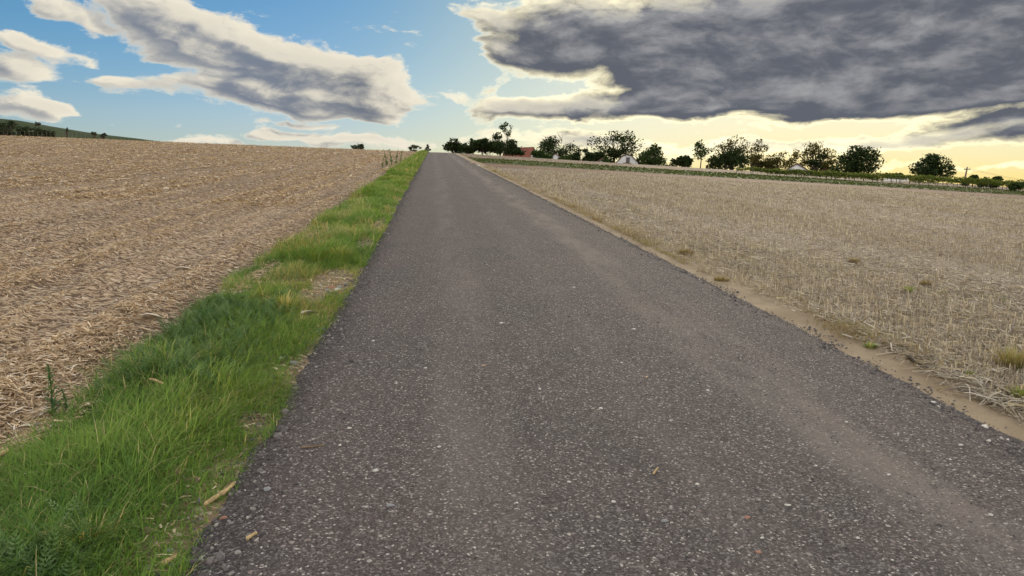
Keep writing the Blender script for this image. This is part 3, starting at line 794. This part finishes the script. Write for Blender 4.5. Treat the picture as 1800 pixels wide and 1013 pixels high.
T('broad_tree', 'broad dense dark tree right of the small brown roof', 'tree', 1497, 260, 312, 76, 165, lobes=20, leaves=4200, shape='bush')
T('thin_shrub', 'thin twiggy shrub against the left of the broad dark tree', 'shrub', 1458, 278, 312, 30, 170, 'leaf_warm', lobes=8, leaves=600, gap=.3, stems=3)
T('low_bush', 'low rounded bush peeping over the vines between two trees', 'bush', 1570, 305, 318, 34, 150, 'leaf_green', lobes=7, leaves=900, shape='bush')
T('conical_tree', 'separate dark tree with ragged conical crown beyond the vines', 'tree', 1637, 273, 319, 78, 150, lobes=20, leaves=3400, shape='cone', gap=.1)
T('low_bush', 'low bush at the foot of the wooden pole', 'bush', 1708, 312, 330, 26, 120, 'leaf_green', lobes=6, leaves=700, shape='bush')
T('low_bush', 'knobbly bush right of the pole, taller than the vines', 'bush', 1742, 311, 334, 40, 112, 'leaf_green', lobes=9, leaves=1300, shape='bush')
T('low_bush', 'rightmost bush on the skyline at the picture edge', 'bush', 1790, 322, 340, 36, 100, 'leaf_green', lobes=8, leaves=1000, leaf=.2, shape='bush')
T('garden_bush', 'dark shrub between pointed green tree and white house', 'shrub', 1127, 272, 299, 26, 175, lobes=8, leaves=1200, shape='bush')
T('garden_bush', 'dark shrub joining the broad bush to large spreading tree', 'shrub', 1050, 264, 290, 34, 178, lobes=9, leaves=1500, shape='bush')
T('thicket_tree', 'twiggy shrub between slender tree and the dark shrub', 'shrub', 1254, 272, 306, 26, 178, 'leaf_warm', lobes=8, leaves=700, gap=.2, shape='bush', stems=2)
T('thicket_tree', 'brownish shrub joining backlit tree to the loose brownish tree', 'shrub', 1392, 266, 306, 34, 192, 'leaf_warm', lobes=9, leaves=900, gap=.2, shape='bush', stems=2)
T('thicket_tree', 'dark shrub under the right side of the backlit tree', 'shrub', 1438, 272, 310, 34, 180, 'leaf_dark', lobes=9, leaves=1100, gap=.15, shape='bush', stems=2)
# on the far hill
T('hill_tree', 'dark tree at the left picture edge on far hill', 'tree', 8, 206, 242, 34, 520, 'leaf_far', lobes=11, leaves=800, leaf=1.0)
T('hill_tree', 'second dark tree from the left on far hill slope', 'tree', 28, 211, 242, 26, 515, 'leaf_far', lobes=9, leaves=600, leaf=.8)
T('hill_tree', 'rounded dark tree right of the two on hill edge', 'tree', 46, 214, 242, 22, 510, 'leaf_far', lobes=8, leaves=520, leaf=.8)
T('hill_bush', 'low dark bush right of the hill trees', 'bush', 68, 222, 242, 30, 505, 'leaf_far', lobes=7, leaves=420, leaf=.8, shape='bush')
T('hill_bush', 'tiny lone bush on the upper outline of far hill', 'bush', 76, 215, 222, 10, 700, 'leaf_far', lobes=5, leaves=150, leaf=.8, shape='bush')
T('hill_bush', 'small upright bush half way down the hill outline', 'bush', 127, 224, 233, 6, 600, 'leaf_far', lobes=4, leaves=90, leaf=.7)
T('hill_bush', 'bush with a flat top where hill meets the field', 'bush', 174, 231, 241, 14, 420, 'leaf_far', lobes=6, leaves=200, leaf=.6, shape='vase')
T('hill_bush', 'last low bush at the foot of the hill, towards the road', 'bush', 189, 234, 241, 14, 400, 'leaf_far', lobes=6, leaves=220, leaf=.6, shape='bush')

for i_, (px, tp, w_) in enumerate([(-14, 203, 30), (18, 214, 26), (38, 219, 24), (57, 220, 20), (84, 225, 24), (100, 227, 18)]):
    T('hill_bush', ['dark tree cut by the left picture edge on hill', 'low dark bush between the two leftmost hill trees', 'low dark bush under the second hill tree', 'dark bush right of the rounded hill tree',
      'flat dark bush at the end of the hill thicket', 'outermost small bush of the hill thicket'][i_], 'bush', px, tp, 243, w_, 495, 'leaf_far', lobes=7, leaves=420, leaf=.9, shape='bush')

# ------------------------------------------------------------------ houses
def gable_house(name, label, px, dist, yaw, w, L, eave, ridge, wallm, roofm, over=.35, win=None, arch=None, chimney=False, knick=None):
    x0, y0 = at(px, dist); gz = g1(x0, y0) - .2
    o = empty(name, (x0, y0, gz), label, 'house'); o.rotation_euler = (0, 0, rad(yaw))
    mb = MB()
    pr = [(-w / 2, 0), (w / 2, 0), (w / 2, eave)] + ([(knick[0], knick[1]), (0, ridge), (-knick[0], knick[1])] if knick else [(0, ridge)]) + [(-w / 2, eave)]
    mb.prism(pr, 0, L); mb.build('wall', M[wallm], o)
    mb = MB(); th = .18
    side = [(w / 2 + over, eave - over * .55)] + ([(knick[0] + .1, knick[1] + .05)] if knick else []) + [(0, ridge + .06)]
    for sg in (1, -1):
        lo = [(sg * x, z) for x, z in side]; up = [(sg * x, z + th) for x, z in reversed(side)]
        mb.prism(lo + up, -.25, L + .25)
    rf = mb.build('roof', M[roofm], o)
    mb = MB(); mb.tube([(0, -.27, ridge + .22), (0, L + .27, ridge + .22)], [.12, .12], 6); mb.build('ridge_tiles', M[roofm], rf)
    if chimney: mb = MB(); mb.box((-.3, L * .6, ridge - .6), (.3, L * .6 + .6, ridge + .9)); mb.build('chimney', M['brick_red'], rf)
    for (cx, cz, ww, wh) in win or []:
        mb = MB(); mb.box((cx - ww / 2, -.03, cz), (cx + ww / 2, .05, cz + wh)); wn = mb.build('window', M['window_glass'], o)
        mb = MB(); f = .07
        for a, b in (((cx - ww / 2 - f, -.06, cz - f), (cx - ww / 2, .02, cz + wh + f)), ((cx + ww / 2, -.06, cz - f), (cx + ww / 2 + f, .02, cz + wh + f)),
                     ((cx - ww / 2, -.058, cz + wh), (cx + ww / 2, .02, cz + wh + f)), ((cx - ww / 2, -.058, cz - f), (cx + ww / 2, .02, cz))): mb.box(a, b)
        mb.build('frame', M['grey_wood'], wn)
    if arch:
        cx, cz, r_ = arch; mb = MB()
        mb.prism([(cx + r_ * math.cos(a), cz + r_ * .62 * math.sin(a)) for a in np.linspace(0, math.pi, 12)], -1.3, -.003)
        mb.build('porch_roof', M['brown_tiles'], o)
    return o
def hz(px, py, dist):                                     # height above the ground of a point of a house
    x, y = at(px, dist); return zpix(px, py, dist) - g1(x, y) + .2
d = 180
gable_house('red_roofed_house', 'low house with a red tiled roof beside the crest trees', 937, d, 62, 6.0, 7.2, hz(935, 281, d), hz(935, 261, d), 'white_plaster', 'red_tiles', win=[(.0, hz(935, 275, d), .6, .8)])
d = 176
gable_house('small_white_house', 'small white gable half hidden by a bush, near red roof', 976, d, -10, 5.2, 8, hz(976, 285, d), hz(976, 271, d), 'white_plaster', 'brown_tiles', win=[(1.0, hz(976, 283, d), .6, .8)])
d = 176
gable_house('white_shed', 'sliver of a white shed below the large spreading tree', 1060, d, 10, 2.6, 4, hz(1060, 287, d), hz(1060, 279, d), 'white_plaster', 'brown_tiles')
d = 172
gable_house('white_house', 'white house with one dark gable window and arched porch', 1101, d, -17, 5.1, 9, hz(1101, 287, d), hz(1101, 273, d), 'white_plaster', 'brown_tiles', over=.2,
            win=[(.2, hz(1101, 286, d), .75, 1.15)], arch=(-.05, hz(1101, 293.5, d), 1.6), knick=(.95, hz(1101, 274.6, d)))
d = 178
gable_house('brown_roofed_shed', 'brown sloping roof end right of the pointed green tree', 1171, d, -20, 4.6, 6, hz(1171, 301, d), hz(1171, 291, d), 'white_plaster', 'brown_tiles')
d = 160
gable_house('gabled_house', 'white gabled house with a small window above the vines', 1398, d, -32, 5.6, 8, hz(1398, 304, d), hz(1398, 289, d), 'white_plaster', 'brown_tiles', over=.5, win=[(-.05, hz(1398, 306.5, d), .9, .75)])
d = 172
gable_house('brown_roofed_hut', 'small brown pointed roof left of the broad dark tree', 1449, d, -30, 3.6, 5, hz(1449, 308, d), hz(1449, 297, d), 'grey_wood', 'red_tiles', over=.3)

# ------------------------------------------------------------------ vines, fence, pole
def vine_row(label, y, x0, x1, h, n, seed):
    rs = np.random.default_rng(seed)
    o = empty('vine_row', (x0, y, g1(x0, y)), label, 'vines', 'rows of vines behind the right field')
    xs = rs.uniform(x0, x1, n); top = h * np.interp(xs, [30, 42, 70, 90], [.5, .62, .92, 1.]) * (.78 + .35 * vnoise(xs * .9, xs * 0, seed))
    u = rs.random(n) ** .8
    ys = y + rs.normal(0, .22, n)
    zs = G(xs, ys) + .22 + u * (top - .22) + rs.normal(0, .04, n)
    low = (u < .32) & (vnoise(xs * .35, xs * 0 + 5, seed + 1) > .45)
    k = ~low; P = np.stack([xs, ys, zs], -1)[k] - np.array(o.location); m_ = len(P)
    s_ = rs.uniform(.10, .22, m_)
    link('foliage', scatter('foliage', LEAF_T, LEAF_F, P, rot_any(m_), np.stack([s_, s_, s_], -1), rs.random(m_)), M['leaf_vine'], o)
    pm = MB(); pm.tube([(0, 0, -.2), (0, 0, h * .98)], [.045, .04], 6); pme = pm.mesh('post'); pme.materials.append(M['grey_wood'])
    st = MB(); st.tube([(0, 0, -.1), (.03, .02, .3), (-.02, 0, .65), (.03, 0, .95)], [.035, .03, .025, .012], 5); sme = st.mesh('vine_stem'); sme.materials.append(M['bark'])
    for i, xx in enumerate(np.arange(x0, x1, 6.)):
        q = link('post', pme, None, o); q.location = Vector((xx, y, g1(xx, y))) - o.location; q.scale = (1, 1, float(np.interp(xx, [30, 42, 70, 90], [.5, .62, .92, 1.])))
    for i, xx in enumerate(np.arange(x0 + .6, x1, 1.2)):
        q = link('vine_stem', sme, None, o); q.location = Vector((xx, y + rs.normal(0, .05), g1(xx, y))) - o.location; q.rotation_euler = (0, 0, rs.random() * 6)
vine_row('front row of trellised vines along the far edge of right field', 80.6, 36, 92, 1.35, 15000, 5)
vine_row('second row of vines just behind the front row', 82.8, 35, 96, 1.35, 11000, 6)

# low white boards seen through the vines
x0, y0 = at(1572, 112)
o = empty('white_board_fence', (x0, y0, g1(x0, y0)), 'low white boarded fence showing through the vines', 'fence')
o.rotation_euler = (0, 0, rad(-33))
bm_ = MB(); bm_.box((-.15, -.02, .05), (.15, .02, .75)); bme = bm_.mesh('board'); bme.materials.append(M['white_plaster'])
for k in range(9): q = link('board', bme, None, o); q.location = ((k - 4) * .36, 0, random.uniform(-.04, .04))
for z in (.2, .55): mb = MB(); mb.box((-1.7, .021, z), (1.7, .07, z + .07)); mb.build('rail', M['grey_wood'], o)

# posts of a field fence below the far hill
o = None
d = 200
xa, ya = at(-60, d)
o = empty('field_fence', (xa, ya, g1(xa, ya)), 'line of thin fence posts at the foot of far hill', 'fence')
pm = MB(); pm.tube([(0, 0, -.3), (0, 0, 1.3)], [.025, .02], 5); pme = pm.mesh('post'); pme.materials.append(M['grey_wood'])
pts = []
for px in np.arange(-60, 186, 7.5):
    xx, yy = at(px, d); z = zpix(px, 238.5 + px * .012, d) - .3; pts.append((xx, yy, z))
    q = link('post', pme, None, o); q.location = Vector((xx, yy, z)) - o.location; q.rotation_euler = (random.uniform(-.05, .05), random.uniform(-.05, .05), 0)
for h in (.6, 1.2):
    mb = MB(); mb.tube([Vector(p) + Vector((0, 0, h)) - o.location for p in pts], [.012] * len(pts), 3, False); mb.build('wire', M['grey_wood'], o)

x0, y0 = at(1693, 125); z0 = g1(x0, y0)
o = empty('utility_pole', (x0, y0, z0), 'lone wooden pole leaning slightly right, between conical tree and edge', 'pole')
ht = zpix(1693, 294, 125) - z0; ln = .35
mb = MB(); mb.tube([(0, 0, -.3), (ln * .5, 0, ht * .5), (ln, 0, ht)], [.14, .12, .09], 8); mb.build('post', M['grey_wood'], o)
mb = MB(); mb.box((ln - .5, -.05, ht - .38), (ln + .5, .05, ht - .26)); mb.build('crossarm', M['grey_wood'], o)
for sx in (-.42, .42):
    mb = MB(); mb.tube([(ln + sx, 0, ht - .26), (ln + sx, 0, ht - .2), (ln + sx, 0, ht - .12)], [.03, .05, .03], 6); mb.build('insulator', M['white_plaster'], o)
mb = MB()
ex, ey = at(1990, 128); ez = zpix(1990, 330, 128)
for sx in (-.42, .42):
    a = Vector((ln + sx, 0, ht - .14)); b_ = Vector((ex - x0 + sx, ey - y0, ez - z0))
    mb.tube([a.lerp(b_, k / 12) - Vector((0, 0, .9 * math.sin(math.pi * k / 12))) for k in range(13)], [.012] * 13, 3, False)
mb.build('wire', M['dark_recess'], o)

# ------------------------------------------------------------------ single things on road and verge
def zg(x, y): return float(max(road_z(np.array(x), np.array(y)), verge_z(np.array(x), np.array(y)) if x < 0 else right_z(np.array(x), np.array(y)))) if abs(x) < 2.2 else float(verge_z(np.array(x), np.array(y)) if -2.97 < x < 0 else maize_z(np.array(x), np.array(y)) if x < 0 else right_z(np.array(x), np.array(y)))
import bmesh
_sc = [0]
def stone_mesh(seed, sub=2, rough=.22):
    bm = bmesh.new(); bmesh.ops.create_icosphere(bm, subdivisions=sub, radius=1)
    for v in bm.verts:
        c = v.co.copy(); v.co *= 1 + rough * mnoise.noise(c * 1.3 + Vector((seed * 7.1, 0, 0))) * 1.6 + rough * .4 * mnoise.noise(c * 3.5 + Vector((0, seed * 3.3, 0)))
    # broken flat sides
    rs = random.Random(seed)
    for k in range(4):
        n_ = Vector((rs.uniform(-1, 1), rs.uniform(-1, 1), rs.uniform(-.4, 1))).normalized(); d_ = rs.uniform(.6, .85)
        for v in bm.verts:
            e_ = v.co.dot(n_) - d_
            if e_ > 0: v.co -= n_ * e_ * .9
    me = bpy.data.meshes.new('stone'); bm.to_mesh(me); bm.free(); return me
def stone(name, label, cat, px, py, wpx, mat, flat=.55, asp=.75, group=None, rise=.35):
    _sc[0] += 1; k = _sc[0]
    x, y = hit(px, py); s = wpx / 2 * math.hypot(x - CAM_X, y, EYE) / FPX
    o = link(name, stone_mesh(k), M[mat]); tag(o, label, cat, group)
    o.scale = (s, s * asp, s * flat); o.rotation_euler = (random.uniform(-.15, .15), random.uniform(-.15, .15), random.uniform(-.5, .5))
    o.location = (x, y, zg(x, y) + s * flat * rise)
    return o
# heap of rubble at the left edge of the road
for l_, px, py, w_, mt in [('reddish brick piece on top of the roadside rubble heap', 583, 512, 13, 'brick_red'), ('flat brick piece at the right of the rubble heap', 600, 517, 14, 'brick_red'),
        ('grey stone at the left of the rubble heap', 575, 518, 11, 'stone_grey'), ('pale grey stone in the middle of the rubble heap', 592, 516, 13, 'stone_white'), ('blue-grey stone at the back of the rubble heap', 597, 509, 12, 'stone_grey'),
        ('small grey stone at the right back of rubble heap', 607, 505, 9, 'stone_grey'), ('brick crumb in front of the rubble heap', 596, 521, 8, 'brick_red')]:
    stone('rubble', l_, 'rubble', px, py, w_, mt)
for l_, px, py, w_, mt in [('white rounded stone on the verge above the rubble heap', 616, 467, 12, 'stone_white'), ('grey stone beside the weathered husk bundle', 551, 545, 14, 'stone_grey'), ('tan stone right of the grey stone by the husks', 565, 543, 11, 'stone_tan'),
        ('pale flat stone lying on the road edge below the husks', 565, 582, 14, 'stone_grey'), ('whitish stone touching the flat stone at road edge', 557, 587, 9, 'stone_white'), ('white stone in the bare verge soil', 458, 686, 12, 'stone_white'),
        ('grey stone next to the white stone in bare soil', 480, 683, 11, 'stone_grey'), ('grey stone lying in short grass near the road edge', 517, 647, 16, 'stone_grey'), ('pale stone among the grass left of road edge stones', 494, 640, 11, 'stone_white'),
        ('small brick fragment beside the long maize stalk', 358, 877, 10, 'brick_red'), ('grey angular stone at the bottom left road edge', 297, 980, 15, 'stone_grey'), ('white stone where verge meets gravel, bottom left', 318, 962, 8, 'stone_white')]:
    stone('stone', l_, 'stone', px, py, w_, mt)
for l_, px, py, w_ in [('large earthen clod in the verge behind the maize stalk', 308, 853, 28), ('second earthen clod beside the large one', 338, 864, 24), ('pale crumbly clod nearest the gravel', 376, 852, 20), ('clod of dry earth at the bottom of the verge', 262, 955, 24)]:
    stone('earth_clod', l_, 'clod', px, py, w_, 'clod', .6, .85)
# loose stones on the road
for l_, px, py, w_, mt in [('whitest pebble on the right half of the road', 1383, 912, 10, 'stone_white'), ('flat grey stone in the lower middle of road', 1167, 940, 13, 'stone_grey'), ('pinkish brick chip on gravel under the maize stalk', 393, 920, 13, 'brick_red'),
        ('orange brick crumb near the bottom of the road', 1331, 997, 10, 'brick_red'), ('reddish brick crumb above the orange one', 1312, 936, 10, 'brick_red'), ('grey rounded stone on gravel below brick chip', 470, 877, 13, 'stone_grey'), ('bluish grey stone in the gravel at left', 686, 912, 15, 'stone_grey'),
        ('whitish flat stone in the middle of the road', 660, 848, 11, 'stone_white'), ('yellowish pebble left of the road centre', 850, 657, 9, 'stone_tan'), ('light flat stone on the far right of the road', 1640, 715, 10, 'stone_white')]:
    stone('loose_stone', l_, 'stone', px, py, w_, mt, .4)
for px, py in [(612, 770), (700, 690), (945, 700), (1010, 515), (1055, 733), (1175, 760), (1090, 650), (770, 805), (1020, 985), (1290, 960), (1340, 968), (1505, 970), (1430, 840), (1560, 855), (1245, 700), (905, 905), (835, 985), (1000, 870), (1740, 925), (1690, 800), (745, 660), (655, 610), (880, 580), (1110, 590), (1490, 760), (560, 900), (1075, 905), (1225, 870)]:
    stone('white_pebble', 'small white pebble lying loose on the dark road', 'pebble', px + random.uniform(-4, 4), py, random.uniform(5, 8), 'stone_white', .5, .8, 'small white pebbles on the road')

def stalk(name, label, cat, pa, pb, wpx, mat, nodes=2, wob=.4, lift=.5):
    """dry stalk lying between two points of the ground"""
    (xa, ya), (xb, yb) = hit(*pa), hit(*pb)
    r_ = wpx / 2 * math.hypot(xa - CAM_X, ya, EYE) / FPX
    o = empty(name, (xa, ya, zg(xa, ya)), label, cat)
    N_ = 14; ps, rs_ = [], []
    px_, py_ = -(yb - ya), (xb - xa)
    for k in range(N_ + 1):
        u = k / N_; x, y = xa + (xb - xa) * u, ya + (yb - ya) * u
        w_ = wob * .06 * math.sin(u * math.pi * 1.7 + len(label)); x += px_ * w_; y += py_ * w_
        ps.append(Vector((x, y, max(zg(x, y), zg(xa, ya) * (1 - u) + zg(xb, yb) * u) + r_ * (lift + .5))) - o.location)
        kn = max(math.exp(-((u - (j + .8) / (nodes + .6)) / .03) ** 2) for j in range(nodes)) if nodes else 0
        rs_.append(r_ * (.9 + .35 * kn - .25 * u) * (.45 if k in (0, N_) else 1))
    mb = MB(); mb.tube(ps, rs_, 8); mb.build('stem', M[mat], o, True)
    if nodes:
        mb = MB(); i = int(N_ * .8 / (nodes + .6)); p = ps[i]; dr = (ps[i + 1] - ps[i]).normalized()
        sd = Vector((-dr.y, dr.x, 0)) * r_
        mb.add([p + sd * .9, p + sd * 1.3 + dr * r_ * 4, p + sd * .6 + dr * r_ * 9 + Vector((0, 0, r_ * .8)), p + dr * r_ * 3 + Vector((0, 0, r_ * 1.15))], [(0, 1, 2, 3)])
        mb.build('leaf_sheath', M['husk'], o)
    return o
stalk('maize_stalk', 'longest yellow maize stalk lying across the left road edge', 'stalk', (362, 900), (415, 858), 9, 'stalk', 1)
stalk('maize_stalk', 'short yellow stalk piece on the gravel near bottom left', 'stalk', (434, 970), (453, 962), 7, 'stalk', 0)
stalk('maize_stalk', 'knotty yellow stalk at the bottom edge of the verge', 'stalk', (287, 1008), (312, 989), 10, 'stalk', 2)
stalk('maize_stalk', 'pale stalk leaning in the grass in middle of verge', 'stalk', (265, 697), (292, 712), 5, 'stalk', 0, lift=6)
stalk('maize_stalk', 'stub of maize stalk standing out at left picture edge', 'stalk', (-6, 822), (18, 812), 9, 'stalk', 0, lift=3)
stalk('maize_stalk', 'thin yellow splinter on the lower middle of road', 'splinter', (1147, 852), (1157, 846), 4, 'stalk', 0)
stalk('maize_stalk', 'thin brown splinter on road near the left edge', 'splinter', (530, 808), (570, 802), 4, 'clod', 0)
stalk('dead_stalk', 'white dead stalk lying at the edge of right field', 'stalk', (1640, 617), (1675, 634), 7, 'pale_stalk', 2)
stalk('dead_stalk', 'second white dead stalk crossing the first at field edge', 'stalk', (1652, 632), (1690, 628), 4, 'pale_stalk', 0, lift=1.5)
stalk('dark_stick', 'dark brown stick on the sand of right shoulder', 'stick', (1590, 632), (1632, 652), 6, 'bark', 0)
stalk('dead_stalk', 'pale thin stalk on the right field above dark stick', 'stalk', (1480, 588), (1500, 596), 4, 'pale_stalk', 0)

# husks: curled strips
def husk(label, px, py, wpx, ang, n_=3, mat='husk'):
    x, y = hit(px, py); dist = math.hypot(x - CAM_X, y, EYE); L = wpx * dist / FPX
    o = empty('maize_husk', (x, y, zg(x, y) + .01), label, 'husk'); o.rotation_euler = (0, 0, ang)
    for k in range(n_):
        mb = MB(); a = (k - (n_ - 1) / 2) * .35; w_ = L * .16; V_ = []
        for i in range(7):
            u = i / 6; hw = w_ * math.sin(math.pi * (.12 + .8 * u)); zc = L * (.12 * math.sin(u * 2.6 + k) + .04 * k)
            for s in (-1, 0, 1): V_.append((math.cos(a) * L * (u - .4) - math.sin(a) * s * hw, math.sin(a) * L * (u - .4) + math.cos(a) * s * hw, max(.003, zc + abs(s) * hw * .7)))
        mb.add(V_, [(i * 3 + s, i * 3 + s + 1, i * 3 + s + 4, i * 3 + s + 3) for i in range(6) for s in (0, 1)])
        mb.build('husk_leaf', M[mat], o, True)
husk('bundle of weathered white husks on the verge below rubble', 540, 565, 34, 1.2, 4, 'pale_stalk')
husk('white husk lying where the maize field meets the grass', 262, 563, 30, .4, 4)
husk('whitish husk at the field edge beside the tall weed', 45, 747, 22, .3, 3)
husk('small white husk under the tall weed', 78, 730, 16, 1.0, 2)
husk('pale husk half way up the near maize field', 320, 478, 26, .3, 3)
husk('tan husk piece lying in grass hollow at lower left', 190, 787, 14, 1.3, 2)
husk('tiny white husk scrap left of the tan husk', 164, 794, 9, .2, 1)
husk('yellow leaf scrap on the right half of the road', 1137, 681, 11, .9, 2, 'stalk')

# weeds and tufts
def weed(label, px, py, hpx, seed, mat='weed_leaf', nl=34, spread=.35):
    rs = np.random.default_rng(seed)
    x, y = hit(px, py); H = hpx * math.hypot(x - CAM_X, y) / FPX; nl = int(nl * 2.4); spread *= .62
    o = empty('weed_plant', (x, y, zg(x, y) - .01), label, 'weed')
    mb = MB(); ln = rs.uniform(-.25, .25)
    stem = lambda u: Vector((ln * H * u * u, .05 * H * math.sin(u * 3), H * u))
    mb.tube([stem(k / 6) for k in range(7)], [max(.003, .014 * H * (1.1 - k / 6)) for k in range(7)], 5); mb.build('stem', M[mat], o)
    if 'rnd' not in o.children[0].data.attributes:
        o.children[0].data.attributes.new('rnd', 'FLOAT', 'POINT')
    u = np.sort(rs.uniform(.05, 1, nl)); P = np.array([stem(k) for k in u])
    L = H * spread * (1.1 - .75 * u) * rs.uniform(.7, 1.2, nl)
    R = rot_z(np.arange(nl) * 2.4 + rs.normal(0, .3, nl)) @ rot_x(rs.uniform(.2, .9, nl))
    link('leaves', scatter('leaves', [(0, 0, 0), (-.16, .35, .03), (0, .4, -.02), (.16, .35, .03), (-.11, .75, 0), (.11, .75, 0), (0, 1, -.1)],
         [(0, 2, 1), (0, 3, 2), (1, 2, 4), (2, 3, 5), (2, 5, 4), (4, 5, 6)], P, R, np.stack([L, L, L], -1), rs.random(nl)), M[mat], o)
weed('tall blue-green weed at the border of maize field, left', 92, 738, 88, 1)
weed('short leafy weed beside the foot of the tall weed', 118, 735, 40, 2)
weed('small weed on the maize field border in mid distance', 600, 372, 16, 3)
for k, (px, py, h) in enumerate([(672, 296, 24), (680, 293, 30), (688, 292, 28), (696, 290, 26), (704, 288, 24)]):
    weed(['leftmost', 'second', 'middle', 'fourth', 'rightmost'][k] + ' tall weed in the clump near the top of verge', px, py, h, 10 + k, nl=26)

def tuft(name, label, px, py, wpx, hpx, n, mat, seed, mid=.5):
    rs = np.random.default_rng(seed); x, y = hit(px, py); k = math.hypot(x - CAM_X, y) / FPX
    R0, H = wpx / 2 * k, hpx * k
    o = empty(name, (x, y, zg(x, y) - .01), label, 'tuft')
    a = rs.random(n) * 6.28; q = rs.random(n) ** .6
    P = np.stack([np.cos(a) * q * R0 * .5, np.sin(a) * q * R0 * .5, np.zeros(n)], -1)
    R = rot_z(a - 1.57 + rs.normal(0, .5, n)) @ rot_x(-q * .5)
    h_ = H * rs.uniform(.5, 1.15, n)
    link('blades', scatter('blades', BL_T, BL_F, P, R, np.stack([np.full(n, .0022 * (1 + y * .06)), h_ * rs.uniform(.2, .9, n), h_], -1), np.clip(rs.normal(mid, .25, n), 0, 1)), M[mat], o)
tuft('grass_tuft', 'big olive grass tuft at the right picture edge', 1782, 652, 60, 42, 420, 'dry_grass', 1, .7)
tuft('grass_tuft', 'brown dead tuft alone in right field, nearer one', 1626, 503, 24, 12, 200, 'dry_grass', 2, .4)
tuft('grass_tuft', 'brown dead tuft in right field, farther one', 1501, 463, 26, 12, 200, 'dry_grass', 3, .4)
tuft('grass_tuft', 'small green tuft in right field near brown tufts', 1596, 516, 18, 14, 120, 'grass', 4, .75)
tuft('grass_tuft', 'green tuft on the right shoulder by the dark stick', 1702, 664, 34, 13, 220, 'grass', 5, .7)
tuft('grass_tuft', 'green tuft at the sandy road edge, right', 1530, 612, 26, 12, 180, 'grass', 6, .7)
tuft('grass_tuft', 'dry tuft at the right field corner near the road', 1795, 700, 40, 24, 200, 'grass', 7, .9)
tuft('grass_tuft', 'brown tangled tuft on the bank right of the road', 1205, 448, 50, 14, 260, 'dry_grass', 8, .25)
tuft('grass_tuft', 'second tangled tuft on the bank, nearer the viewer', 1268, 492, 46, 12, 200, 'dry_grass', 9, .5)
tuft('grass_tuft', 'tall dry grass tuft in the middle of left verge', 596, 462, 50, 34, 200, 'grass', 11, .9)
tuft('grass_tuft', 'dry grass tuft bending over the bare verge soil', 500, 560, 60, 38, 200, 'grass', 12, .88)
tuft('grass_tuft', 'dry brownish tuft at the bottom of left verge', 150, 985, 110, 55, 200, 'grass', 13, .9)
# pale marker stones where the green strip meets the road
stone('boulder', 'pale flat boulder at the right road edge near crest', 'stone', 829, 289, 11, 'stone_tan', .3)
stone('boulder', 'small white stone beside the pale boulder near crest', 'stone', 841, 292, 4, 'stone_white', .8)
